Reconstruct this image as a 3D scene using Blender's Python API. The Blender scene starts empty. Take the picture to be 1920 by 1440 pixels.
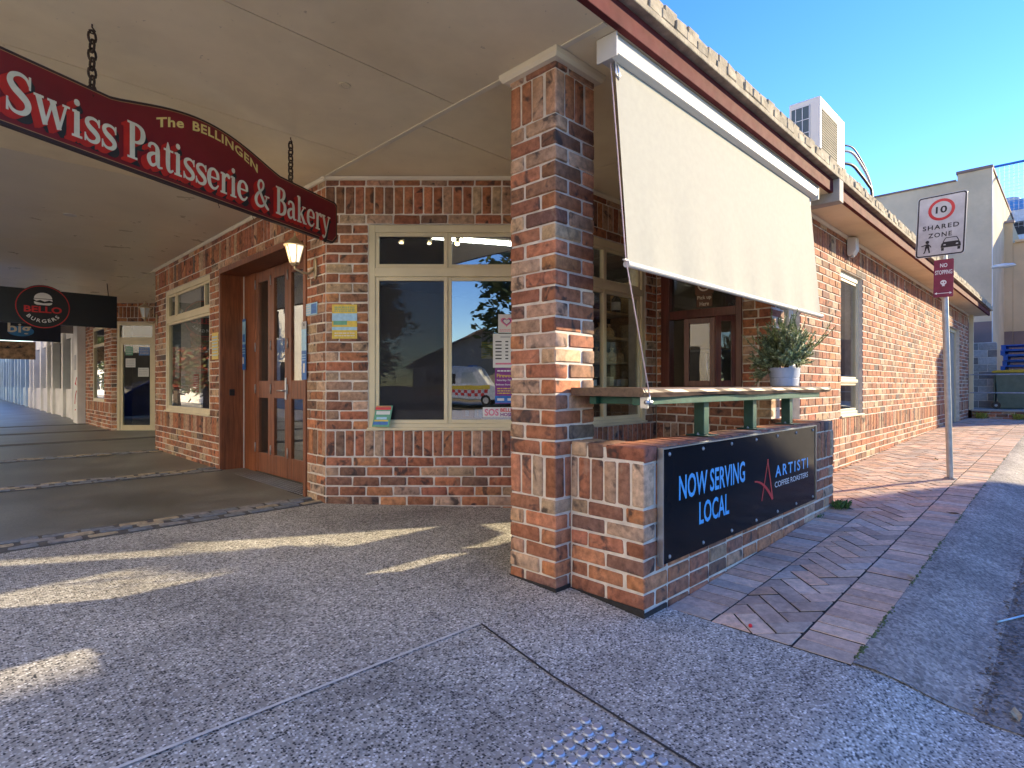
import bpy, bmesh, math, random
from mathutils import Vector, Matrix
R = math.radians
S2 = math.sqrt(0.5)
scene = bpy.context.scene
COL = scene.collection

# ------------------------------------------------------------------ camera, sky, sun
EYE = 1.15
cam_d = bpy.data.cameras.new('camera'); cam = bpy.data.objects.new('camera', cam_d); COL.objects.link(cam)
cam.location = (0, 0, EYE); cam.rotation_euler = (R(90), 0, R(-45))
cam_d.sensor_width = 36.0; cam_d.lens = 36.0 * 1062 / 1920; cam_d.shift_y = 2 / 1920
cam_d.clip_start = 0.05; cam_d.clip_end = 3000
scene.camera = cam
SUN_H = Vector((0.89, -0.455, 0)).normalized(); SUN_TAN = 0.338
world = bpy.data.worlds.new('World'); scene.world = world; world.use_nodes = True
wn = world.node_tree; bg = wn.nodes['Background']
sky = wn.nodes.new('ShaderNodeTexSky'); sky.sky_type = 'NISHITA'; sky.sun_disc = False
sky.sun_elevation = math.atan(SUN_TAN); sky.sun_rotation = math.atan2(SUN_H.x, SUN_H.y)
sky.altitude = 0; sky.air_density = 1.0; sky.dust_density = 0.0; sky.ozone_density = 3.0
hs_ = wn.nodes.new('ShaderNodeHueSaturation'); hs_.inputs['Saturation'].default_value = 1.28; hs_.inputs['Hue'].default_value = 0.521
wn.links.new(sky.outputs[0], hs_.inputs['Color']); wn.links.new(hs_.outputs[0], bg.inputs[0]); bg.inputs[1].default_value = 0.11
sun_d = bpy.data.lights.new('sun', 'SUN'); sun_d.energy = 2.55; sun_d.angle = R(0.5); sun_d.color = (1.0, 0.81, 0.52)
sun = bpy.data.objects.new('sun', sun_d); COL.objects.link(sun); sun.location = (6, -6, 8)
sun.rotation_euler = Vector((-SUN_H.x, -SUN_H.y, -SUN_TAN)).to_track_quat('-Z', 'Y').to_euler()
vs = scene.view_settings; vs.view_transform = 'Standard'; vs.look = 'None'; vs.gamma = 1.0; vs.use_curve_mapping = False
vs.exposure = 2.2
scene.render.engine = 'CYCLES'
scene.cycles.max_bounces = 8; scene.cycles.diffuse_bounces = 5; scene.cycles.glossy_bounces = 4
scene.cycles.transparent_max_bounces = 12; scene.cycles.caustics_reflective = False; scene.cycles.caustics_refractive = False
scene.cycles.sample_clamp_indirect = 6.0
scene.cycles.use_denoising = True

# ------------------------------------------------------------------ materials
MATS = {}
def nodes_of(name):
    m = bpy.data.materials.new(name); m.use_nodes = True
    nt = m.node_tree; b = nt.nodes['Principled BSDF']
    return m, nt, b
def N(nt, kind, **kw):
    n = nt.nodes.new('ShaderNode' + kind)
    for k, v in kw.items():
        if k == 'inp':
            for i, val in v.items(): n.inputs[i].default_value = val
        else: setattr(n, k, v)
    return n
def ramp(nt, fac, stops):
    r = nt.nodes.new('ShaderNodeValToRGB'); e = r.color_ramp.elements
    while len(e) > len(stops): e.remove(e[-1])
    while len(e) < len(stops): e.new(0.5)
    for el, (p, c) in zip(e, stops):
        el.position = p; el.color = (*c, 1) if len(c) == 3 else c
    nt.links.new(fac, r.inputs[0]); return r
def mixc(nt, fac, a, b, mode='MIX'):
    m = nt.nodes.new('ShaderNodeMix'); m.data_type = 'RGBA'; m.blend_type = mode
    for sock, v in ((m.inputs[0], fac), (m.inputs[6], a), (m.inputs[7], b)):
        if hasattr(v, 'is_output'): nt.links.new(v, sock)
        elif isinstance(v, (int, float)): sock.default_value = v
        else: sock.default_value = (*v, 1)
    return m.outputs[2]
def bumpn(nt, b, h, strength, dist=0.01):
    bp = N(nt, 'Bump', inp={0: strength, 1: dist}); nt.links.new(h, bp.inputs['Height']); nt.links.new(bp.outputs[0], b.inputs['Normal'])
def pos(nt): return N(nt, 'NewGeometry').outputs['Position']
def noise(nt, vec, scale, detail=4, rough=0.55, dist=0.0):
    n = N(nt, 'TexNoise', inp={'Scale': scale, 'Detail': detail, 'Roughness': rough, 'Distortion': dist})
    nt.links.new(vec, n.inputs['Vector']); return n.outputs[0]
def mat(name, col, rough=0.6, metal=0.0, var=0.12, scale=6.0, bump=0.0, bscale=60.0, spec=0.5, emit=0.0, coat=0.0, dirt=0.0):
    """plain procedural surface: base colour broken up by two noises, optional fine relief"""
    if name in MATS: return MATS[name]
    m, nt, b = nodes_of(name); p = pos(nt)
    dark = tuple(c * (1 - var * 1.6) for c in col); light = tuple(min(1, c * (1 + var)) for c in col)
    r = ramp(nt, noise(nt, p, scale), [(0.3, dark), (0.7, light)])
    out = r.outputs[0]
    if dirt:
        d = ramp(nt, noise(nt, p, scale * 0.35, 6, 0.7), [(0.45, (0, 0, 0)), (0.75, (dirt,) * 3)])
        out = mixc(nt, d.outputs[0], out, tuple(c * 0.45 for c in col))
    nt.links.new(out, b.inputs['Base Color'])
    rr = N(nt, 'MapRange', inp={3: max(0.03, rough - 0.08), 4: min(1, rough + 0.08)}); nt.links.new(noise(nt, p, scale * 3), rr.inputs[0])
    nt.links.new(rr.outputs[0], b.inputs['Roughness'])
    b.inputs['Metallic'].default_value = metal; b.inputs['Specular IOR Level'].default_value = spec
    if coat: b.inputs['Coat Weight'].default_value = coat; b.inputs['Coat Roughness'].default_value = 0.05
    if bump: bumpn(nt, b, noise(nt, p, bscale, 5), bump, 0.004)
    if emit:
        b.inputs['Emission Color'].default_value = (*col, 1); b.inputs['Emission Strength'].default_value = emit
    MATS[name] = m; return m

def brick_mat(name, per_object):
    m, nt, b = nodes_of(name)
    if per_object:
        tc = N(nt, 'TexCoord').outputs['Object']; oi = N(nt, 'ObjectInfo')
        col = oi.outputs['Color']
        off = N(nt, 'VectorMath', operation='SCALE'); off.inputs[0].default_value = (37, 91, 53); nt.links.new(oi.outputs['Random'], off.inputs['Scale'])
        ad = N(nt, 'VectorMath', operation='ADD'); nt.links.new(tc, ad.inputs[0]); nt.links.new(off.outputs[0], ad.inputs[1]); v = ad.outputs[0]
    else:
        v = pos(nt); col = N(nt, 'Attribute', attribute_name='col').outputs['Color']
    tone = ramp(nt, noise(nt, v, 26, 5, 0.6), [(0.25, (0.52, 0.50, 0.50)), (0.75, (1.38, 1.30, 1.24))])
    c1 = mixc(nt, 1.0, col, tone.outputs[0], 'MULTIPLY')
    bl = ramp(nt, noise(nt, v, 9.5, 3, 0.5, 0.6), [(0.57, (0, 0, 0)), (0.68, (0.85, 0.85, 0.85))])
    c2 = mixc(nt, bl.outputs[0], c1, (0.05, 0.042, 0.042))
    pale = ramp(nt, noise(nt, v, 7.0, 4, 0.6, 0.3), [(0.62, (0, 0, 0)), (0.74, (0.55, 0.55, 0.55))])
    c2b = mixc(nt, pale.outputs[0], c2, (0.40, 0.27, 0.18))
    vo = N(nt, 'TexVoronoi', inp={'Scale': 85.0}); nt.links.new(v, vo.inputs['Vector'])
    pit = ramp(nt, vo.outputs['Distance'], [(0.08, (0.85, 0.85, 0.85)), (0.16, (0, 0, 0))])
    pm = N(nt, 'Math', operation='MULTIPLY'); nt.links.new(pit.outputs[0], pm.inputs[0])
    spr = ramp(nt, noise(nt, v, 30, 2), [(0.42, (0, 0, 0)), (0.58, (1, 1, 1))]); nt.links.new(spr.outputs[0], pm.inputs[1])
    c3 = mixc(nt, pm.outputs[0], c2b, (0.03, 0.025, 0.025))
    nt.links.new(c3, b.inputs['Base Color']); b.inputs['Roughness'].default_value = 0.85; b.inputs['Specular IOR Level'].default_value = 0.25
    hm = N(nt, 'Math', operation='SUBTRACT'); nt.links.new(noise(nt, v, 120, 6, 0.7), hm.inputs[0]); nt.links.new(pm.outputs[0], hm.inputs[1])
    bumpn(nt, b, hm.outputs[0], 0.55, 0.004)
    return m
M_BRICK = brick_mat('fired_brick', True); M_BRICKS = brick_mat('fired_brick_mass', False)
def paver_mat(name, per_object):
    m, nt, b = nodes_of(name); p = pos(nt)
    col = N(nt, 'ObjectInfo').outputs['Color'] if per_object else N(nt, 'Attribute', attribute_name='col').outputs['Color']
    tone = ramp(nt, noise(nt, p, 24, 6, 0.7), [(0.3, (0.66, 0.66, 0.68)), (0.7, (1.22, 1.2, 1.18))])
    c1 = mixc(nt, 1.0, col, tone.outputs[0], 'MULTIPLY')
    st = ramp(nt, noise(nt, p, 2.2, 5, 0.65), [(0.5, (0, 0, 0)), (0.75, (0.4, 0.4, 0.4))])
    c2 = mixc(nt, st.outputs[0], c1, (0.085, 0.072, 0.066))
    nt.links.new(c2, b.inputs['Base Color']); b.inputs['Roughness'].default_value = 0.8; b.inputs['Specular IOR Level'].default_value = 0.3
    bumpn(nt, b, noise(nt, p, 150, 5, 0.7), 0.4, 0.003)
    return m
M_PAVER = paver_mat('clay_paver', True); M_PAVERS = paver_mat('clay_paver_mass', False)

def aggregate_mat(name, warm):
    m, nt, b = nodes_of(name); p = pos(nt)
    vo = N(nt, 'TexVoronoi', inp={'Scale': 104.0, 'Randomness': 1.0}); nt.links.new(p, vo.inputs['Vector'])
    sep = N(nt, 'SeparateColor'); nt.links.new(vo.outputs['Color'], sep.inputs[0])
    st = ramp(nt, sep.outputs[0], [(0.0, (0.03, 0.032, 0.033)), (0.2, (0.11, 0.11, 0.105)), (0.36, (0.32, 0.31, 0.28)), (0.55, (0.52, 0.51, 0.46)), (0.78, (0.70, 0.69, 0.64)), (0.94, (0.84, 0.84, 0.80))])
    st.color_ramp.interpolation = 'CONSTANT'
    edge = ramp(nt, vo.outputs['Distance'], [(0.42, (0, 0, 0)), (0.62, (1, 1, 1))])
    c1 = mixc(nt, edge.outputs[0], st.outputs[0], warm)
    wear = ramp(nt, noise(nt, p, 0.9, 7, 0.7, 0.5), [(0.3, (0.52, 0.52, 0.53)), (0.5, (0.95, 0.95, 0.94)), (0.72, (1.3, 1.29, 1.26))])
    c2 = mixc(nt, 1.0, c1, wear.outputs[0], 'MULTIPLY')
    gum = ramp(nt, noise(nt, p, 21, 1, 0.3), [(0.755, (0, 0, 0)), (0.79, (0.6, 0.6, 0.6))])
    c3 = mixc(nt, gum.outputs[0], c2, (0.05, 0.048, 0.046))
    nt.links.new(c3, b.inputs['Base Color']); b.inputs['Roughness'].default_value = 0.62
    iv = N(nt, 'Math', operation='SUBTRACT', inp={0: 1.0}); nt.links.new(vo.outputs['Distance'], iv.inputs[1])
    bumpn(nt, b, iv.outputs[0], 0.22, 0.003)
    MATS[name] = m; return m
M_AGG = aggregate_mat('exposed_aggregate', (0.38, 0.36, 0.31))
def asphalt_mat(name, base, spread):
    m, nt, b = nodes_of(name); p = pos(nt)
    vo = N(nt, 'TexVoronoi', inp={'Scale': 80.0}); nt.links.new(p, vo.inputs['Vector'])
    sep = N(nt, 'SeparateColor'); nt.links.new(vo.outputs['Color'], sep.inputs[0])
    st = ramp(nt, sep.outputs[0], [(0.0, tuple(c * (1 - spread) for c in base)), (1.0, tuple(c * (1 + spread) for c in base))])
    w = ramp(nt, noise(nt, p, 1.7, 7, 0.7), [(0.3, (0.5, 0.5, 0.5)), (0.7, (1.35, 1.33, 1.3))])
    w2 = ramp(nt, noise(nt, p, 14, 5, 0.7), [(0.3, (0.7, 0.7, 0.7)), (0.7, (1.25, 1.25, 1.25))])
    c = mixc(nt, 1.0, st.outputs[0], w.outputs[0], 'MULTIPLY'); c = mixc(nt, 1.0, c, w2.outputs[0], 'MULTIPLY')
    nt.links.new(c, b.inputs['Base Color']); b.inputs['Roughness'].default_value = 0.8
    ad = N(nt, 'Math', operation='ADD'); nt.links.new(vo.outputs['Distance'], ad.inputs[0]); nt.links.new(noise(nt, p, 40, 5), ad.inputs[1])
    bumpn(nt, b, ad.outputs[0], 0.8, 0.006)
    MATS[name] = m; return m
M_ASPH = asphalt_mat('lane_asphalt', (0.17, 0.158, 0.145), 0.6)
M_KERB = asphalt_mat('kerb_concrete', (0.30, 0.275, 0.245), 0.45)
def wood_mat(name, col, axis=2, rough=0.42):
    m, nt, b = nodes_of(name); p = pos(nt)
    mp = N(nt, 'Mapping'); sc = [38, 38, 38]; sc[axis] = 2.2; mp.inputs['Scale'].default_value = sc; nt.links.new(p, mp.inputs[0])
    g = noise(nt, mp.outputs[0], 1.0, 6, 0.6, 0.8)
    r = ramp(nt, g, [(0.25, tuple(c * 0.45 for c in col)), (0.5, col), (0.8, tuple(min(1, c * 1.6) for c in col))])
    w = ramp(nt, noise(nt, p, 2.0, 4), [(0.3, (0.75, 0.75, 0.75)), (0.7, (1.15, 1.15, 1.15))])
    nt.links.new(mixc(nt, 1.0, r.outputs[0], w.outputs[0], 'MULTIPLY'), b.inputs['Base Color']); b.inputs['Roughness'].default_value = rough
    bumpn(nt, b, g, 0.15, 0.003); MATS[name] = m; return m
M_JARRAH = wood_mat('jarrah_vertical', (0.23, 0.075, 0.03))
M_BROWN = wood_mat('brown_stained_frame', (0.13, 0.034, 0.022), 2, 0.35)
M_BENCH = wood_mat('weathered_slab', (0.13, 0.08, 0.05), 0, 0.55)
def glass_mat(name, tint=(0.9, 0.93, 0.93), refl=1.0, ior=1.45):
    """window pane: clear sheet that mirrors more at grazing angles (mix by Fresnel)"""
    m = bpy.data.materials.new(name); m.use_nodes = True; nt = m.node_tree; nt.nodes.clear()
    out = N(nt, 'OutputMaterial'); tr = N(nt, 'BsdfTransparent'); tr.inputs[0].default_value = (*tint, 1)
    gl = N(nt, 'BsdfGlossy'); gl.inputs['Roughness'].default_value = 0.004; gl.inputs[0].default_value = (1, 1, 1, 1)
    nn = noise(nt, pos(nt), 1.6, 2); bp = N(nt, 'Bump', inp={0: 0.04, 1: 0.02}); nt.links.new(nn, bp.inputs['Height']); nt.links.new(bp.outputs[0], gl.inputs['Normal'])
    fr = N(nt, 'Fresnel'); mx = N(nt, 'MixShader'); bf = N(nt, 'MapRange', inp={3: ior, 4: 1 / ior}); nt.links.new(N(nt, 'NewGeometry').outputs['Backfacing'], bf.inputs[0]); nt.links.new(bf.outputs[0], fr.inputs[0])
    ml = N(nt, 'Math', operation='MULTIPLY_ADD', inp={1: refl, 2: 0.0}); nt.links.new(fr.outputs[0], ml.inputs[0]); ml.use_clamp = True
    nt.links.new(ml.outputs[0], mx.inputs[0]); nt.links.new(tr.outputs[0], mx.inputs[1]); nt.links.new(gl.outputs[0], mx.inputs[2]); nt.links.new(mx.outputs[0], out.inputs[0])
    MATS[name] = m; return m
M_GLASS = glass_mat('window_glass', (0.82, 0.86, 0.86), 1.0, 1.6); M_GLASSM = glass_mat('mirror_tinted_glass', (0.62, 0.66, 0.68), 1.0, 2.6)
M_GLASSC = glass_mat('clear_glass', (0.92, 0.94, 0.94), 1.0, 1.5)
M_CREAMP = mat('cream_aluminium', (0.72, 0.62, 0.40), 0.4, 0, 0.05, 4)
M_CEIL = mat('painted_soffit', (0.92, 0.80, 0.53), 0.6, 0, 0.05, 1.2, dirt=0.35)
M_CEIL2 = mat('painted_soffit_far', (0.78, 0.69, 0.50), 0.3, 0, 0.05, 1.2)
def spotty(m, thr=0.70):
    nt = m.node_tree; b = nt.nodes['Principled BSDF']; src = b.inputs['Base Color'].links[0].from_socket; p = pos(nt)
    sp = ramp(nt, noise(nt, p, 22, 3, 0.6, 0.4), [(thr, (0, 0, 0)), (thr + .05, (0.45,) * 3)])
    wt = ramp(nt, noise(nt, p, 0.9, 5, 0.6), [(0.42, (1, 1, 1)), (0.7, (0.86, 0.83, 0.78))])
    c = mixc(nt, sp.outputs[0], src, (0.22, 0.16, 0.10)); c = mixc(nt, 1.0, c, wt.outputs[0], 'MULTIPLY'); nt.links.new(c, b.inputs['Base Color'])
spotty(M_CEIL)
M_CORN = mat('cream_moulding', (0.78, 0.70, 0.52), 0.5, 0, 0.04, 5)
M_MORT = mat('lime_mortar', (0.70, 0.63, 0.54), 0.95, 0, 0.13, 14, 0.8, 160)
M_BURG = mat('burgundy_fascia', (0.13, 0.03, 0.03), 0.8, 0, 0.15, 6, spec=0.12, dirt=0.3)
M_TILE = mat('lichen_concrete_tile', (0.44, 0.38, 0.27), 0.95, 0, 0.28, 9, 0.8, 70, dirt=0.8)
M_BLIND = mat('blind_fabric', (0.36, 0.355, 0.30), 0.85, 0, 0.03, 25, 0.12, 900)
M_WHITE = mat('white_powdercoat', (0.66, 0.64, 0.58), 0.35, 0, 0.03, 4)
M_GREEN = mat('green_painted_steel', (0.012, 0.085, 0.055), 0.4, 0, 0.2, 12, 0.2, 90)
M_ALU = mat('mill_aluminium', (0.62, 0.64, 0.66), 0.35, 1.0, 0.06, 12)
M_STEEL = mat('galvanised_pole', (0.42, 0.43, 0.44), 0.5, 0.7, 0.12, 14)
M_BLACKG = mat('gloss_black_panel', (0.012, 0.011, 0.012), 0.12, 0, 0.1, 4, spec=0.09)
M_BLACK = mat('black_paint', (0.012, 0.012, 0.013), 0.4)
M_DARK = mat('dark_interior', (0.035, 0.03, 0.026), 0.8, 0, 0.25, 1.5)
M_RUST = mat('rusty_chain', (0.075, 0.05, 0.04), 0.7, 0.6, 0.35, 60, 0.5, 200)
M_SIGNRED = mat('sign_red', (0.20, 0.006, 0.014), 0.38, 0, 0.12, 3, dirt=0.25)
M_SIGNDRK = mat('sign_edge_black', (0.03, 0.012, 0.014), 0.5)
M_LETC = mat('letter_cream', (0.74, 0.66, 0.50), 0.5, 0, 0.07, 20)
M_LETR = mat('letter_scarlet', (0.55, 0.018, 0.012), 0.45, 0, 0.1, 20)
M_LETY = mat('letter_gold', (0.78, 0.60, 0.22), 0.5, 0, 0.05, 20)
M_CYAN = mat('print_cyan', (0.10, 0.46, 0.85), 0.4, 0, 0.02)
M_RED = mat('print_red', (0.62, 0.025, 0.03), 0.4, 0, 0.04)
M_PWHITE = mat('print_white', (0.80, 0.80, 0.80), 0.5, 0, 0.02)
M_PGREY = mat('print_grey', (0.45, 0.45, 0.46), 0.5, 0, 0.02)
M_PBLACK = mat('print_black', (0.015, 0.015, 0.017), 0.5, 0, 0.05)
M_PBLUE = mat('print_blue', (0.03, 0.16, 0.50), 0.4, 0, 0.2, 30)
M_PLBLUE = mat('print_pale_blue', (0.35, 0.60, 0.78), 0.4, 0, 0.1, 30)
M_PYEL = mat('print_yellow', (0.72, 0.52, 0.06), 0.4, 0, 0.1, 30)
M_PPINK = mat('print_pink', (0.70, 0.20, 0.30), 0.4, 0, 0.1, 30)
M_PPURP = mat('print_purple', (0.22, 0.03, 0.22), 0.4, 0, 0.1, 30)
M_PGRN = mat('print_green', (0.10, 0.35, 0.22), 0.4, 0, 0.1, 30)
M_SIGNW = mat('reflective_sign_white', (0.62, 0.61, 0.58), 0.35, 0, 0.1, 9, dirt=0.5)
M_MAROON = mat('sign_maroon', (0.22, 0.012, 0.06), 0.35, 0, 0.15, 12)
M_LEAF = mat('rosemary_leaf', (0.29, 0.37, 0.16), 0.6, 0, 0.45, 30)
M_LEAF2 = mat('rosemary_leaf_pale', (0.47, 0.52, 0.30), 0.6, 0, 0.4, 30)
M_POT = mat('pale_blue_grey_pot', (0.42, 0.46, 0.54), 0.5, 0, 0.05, 12)
M_RENDER = mat('beige_render', (0.68, 0.52, 0.32), 0.9, 0, 0.10, 1.0, 0.3, 40, dirt=0.5)
M_RENDER2 = mat('tan_render', (0.68, 0.50, 0.29), 0.9, 0, 0.08, 1.0, 0.2, 40, dirt=0.3)
M_PINKR = mat('dusky_render_base', (0.25, 0.17, 0.14), 0.9, 0, 0.1, 1.0)
M_CONC = mat('plain_concrete', (0.42, 0.39, 0.34), 0.85, 0, 0.15, 3, 0.3, 60, dirt=0.4)
M_DSLAB = None
# ------------------------------------------------------------------ builders
WLOC = {}
def tag(o, label=None, cat=None, group=None, kind=None):
    if label: o['label'] = label
    if cat: o['category'] = cat
    if group: o['group'] = group
    if kind: o['kind'] = kind
    return o
def adopt(o, parent, loc):
    WLOC[o.name] = Vector(loc)
    if parent is not None:
        o.parent = parent; o.matrix_parent_inverse = Matrix.Translation(-WLOC[parent.name])
def thing(name, loc, label, cat, group=None, kind=None):
    o = bpy.data.objects.new(name, None); o.empty_display_size = 0.1; COL.objects.link(o); o.location = loc
    adopt(o, None, loc); return tag(o, label, cat, group, kind)
class Fr:
    """upright local frame: u runs along the wall, n points out of it, z is up"""
    def __init__(s, x, y, ang):
        s.o = (x, y); a = R(ang); s.ang = a; s.d = (math.cos(a), math.sin(a)); s.n = (math.sin(a), -math.cos(a))
    def p(s, u, n, z): return (s.o[0] + s.d[0] * u + s.n[0] * n, s.o[1] + s.d[1] * u + s.n[1] * n, z)
WORLD = Fr(0, 0, 0)
class MB:
    def __init__(s): s.v = []; s.f = []; s.m = []; s.c = []; s.sm = False
    def add(s, vs, fs, mi=0):
        k = len(s.v); s.v += [tuple(v) for v in vs]; s.f += [tuple(i + k for i in f) for f in fs]; s.m += [mi] * len(fs); return s
    def box(s, x0, x1, y0, y1, z0, z1, mi=0):
        s.add([(x, y, z) for z in (z0, z1) for y in (y0, y1) for x in (x0, x1)], [(0, 2, 3, 1), (4, 5, 7, 6), (0, 1, 5, 4), (2, 6, 7, 3), (0, 4, 6, 2), (1, 3, 7, 5)], mi); return s
    def fbox(s, fr, u0, u1, n0, n1, z0, z1, mi=0):
        s.add([fr.p(u, n, z) for z in (z0, z1) for n in (n1, n0) for u in (u0, u1)], [(0, 2, 3, 1), (4, 5, 7, 6), (0, 1, 5, 4), (2, 6, 7, 3), (0, 4, 6, 2), (1, 3, 7, 5)], mi); return s
    def prism(s, pts, a, b, conv, mi=0):
        """pts: 2-D outline (ccw); conv(p, t) -> 3-D with t=a (back) or b (front)"""
        n = len(pts); s.add([conv(p, a) for p in pts] + [conv(p, b) for p in pts], [tuple(range(n - 1, -1, -1)), tuple(range(n, 2 * n))] + [(i, (i + 1) % n, n + (i + 1) % n, n + i) for i in range(n)], mi); return s
    def flat(s, pts, conv, t, mi=0):
        s.add([conv(p, t) for p in pts], [tuple(range(len(pts)))], mi); return s
    def tube(s, pts, r, seg=8, closed=False, mi=0, r1=None):
        pts = [Vector(p) for p in pts]; n = len(pts); vs = []
        for i, p in enumerate(pts):
            a = pts[(i - 1) % n] if (closed or i > 0) else p; c = pts[(i + 1) % n] if (closed or i < n - 1) else p
            t = (c - a).normalized(); up = Vector((0, 0, 1)) if abs(t.z) < 0.9 else Vector((1, 0, 0))
            e1 = t.cross(up).normalized(); e2 = e1.cross(t)
            rr = r if r1 is None else r + (r1 - r) * i / max(1, n - 1)
            vs += [p + (e1 * math.cos(2 * math.pi * j / seg) + e2 * math.sin(2 * math.pi * j / seg)) * rr for j in range(seg)]
        fs = [(i * seg + j, ((i + 1) % n) * seg + j, ((i + 1) % n) * seg + (j + 1) % seg, i * seg + (j + 1) % seg) for i in range(n if closed else n - 1) for j in range(seg)]
        if not closed: fs += [tuple(range(seg)), tuple((n - 1) * seg + j for j in range(seg - 1, -1, -1))]
        s.add(vs, fs, mi); return s
    def lathe(s, c, prof, seg=20, sx=1.0, sy=1.0, mi=0, a0=0.0):
        vs = []
        for (r, z) in prof: vs += [(c[0] + r * sx * math.cos(a0 + 2 * math.pi * j / seg), c[1] + r * sy * math.sin(a0 + 2 * math.pi * j / seg), c[2] + z) for j in range(seg)]
        fs = [(i * seg + j, i * seg + (j + 1) % seg, (i + 1) * seg + (j + 1) % seg, (i + 1) * seg + j) for i in range(len(prof) - 1) for j in range(seg)]
        fs += [tuple(range(seg - 1, -1, -1)), tuple((len(prof) - 1) * seg + j for j in range(seg))]
        s.add(vs, fs, mi); return s
    def build(s, name, mats, parent=None, smooth=False, bevel=0.0, loc=None, seg=2):
        if not isinstance(mats, (list, tuple)): mats = [mats]
        xs = [v[0] for v in s.v]; ys = [v[1] for v in s.v]; zs = [v[2] for v in s.v]
        L = loc or ((min(xs) + max(xs)) / 2, (min(ys) + max(ys)) / 2, min(zs))
        me = bpy.data.meshes.new(name); me.from_pydata([(v[0] - L[0], v[1] - L[1], v[2] - L[2]) for v in s.v], [], s.f)
        for m in mats: me.materials.append(m)
        if len(mats) > 1: me.polygons.foreach_set('material_index', s.m)
        if smooth: me.polygons.foreach_set('use_smooth', [True] * len(me.polygons))
        if s.c:
            ca = me.color_attributes.new('col', 'FLOAT_COLOR', 'CORNER'); k = 0; buf = []
            for f, c in zip(s.f, s.c): buf += list(c) * len(f)
            ca.data.foreach_set('color', buf)
        me.update(); o = bpy.data.objects.new(name, me); COL.objects.link(o); o.location = L; adopt(o, parent, L)
        if bevel:
            bv = o.modifiers.new('bevel', 'BEVEL'); bv.width = bevel; bv.segments = seg; bv.limit_method = 'ANGLE'; bv.angle_limit = R(40)
        if smooth == 'auto':
            me.polygons.foreach_set('use_smooth', [True] * len(me.polygons)); me.set_sharp_from_angle(angle=R(35))
        return o
def copy_tree(o, delta, parent=None):
    c = o.copy(); COL.objects.link(c); w = WLOC[o.name] + Vector(delta)
    if parent is None: c.parent = None; c.location = w
    else:
        c.parent = parent; c.matrix_parent_inverse = Matrix.Translation(-WLOC[parent.name]); c.location = w
    WLOC[c.name] = w
    for ch in [x for x in bpy.data.objects if x.parent == o]: copy_tree(ch, delta, c)
    return c

# ---- flat lettering ---------------------------------------------------------
_TXT = {}
def text_geo(s, bold=0.0, spacing=1.0):
    key = (s, bold, spacing)
    if key not in _TXT:
        cu = bpy.data.curves.new('t', 'FONT'); cu.body = s; cu.offset = bold; cu.resolution_u = 3; cu.space_character = spacing
        ob = bpy.data.objects.new('t', cu); COL.objects.link(ob); bpy.context.view_layer.update()
        me = bpy.data.meshes.new_from_object(ob.evaluated_get(bpy.context.evaluated_depsgraph_get()))
        vs = [(v.co.x, v.co.y) for v in me.vertices]; fs = [tuple(p.vertices) for p in me.polygons]
        bpy.data.objects.remove(ob); bpy.data.curves.remove(cu); bpy.data.meshes.remove(me)
        x0 = min(v[0] for v in vs); x1 = max(v[0] for v in vs); y0 = min(v[1] for v in vs); y1 = max(v[1] for v in vs)
        _TXT[key] = ([((x - x0) / (x1 - x0), (y - y0) / (y1 - y0)) for x, y in vs], fs)
    return _TXT[key]
def letters(mb, conv, s, u0, u1, z0, z1, n, mi=0, bold=0.0, spacing=1.0, warp=None):
    vs, fs = text_geo(s, bold, spacing)
    w = warp or (lambda a, b: (u0 + (u1 - u0) * a, z0 + (z1 - z0) * b))
    mb.add([conv(w(a, b), n) for a, b in vs], fs, mi); return mb
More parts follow.
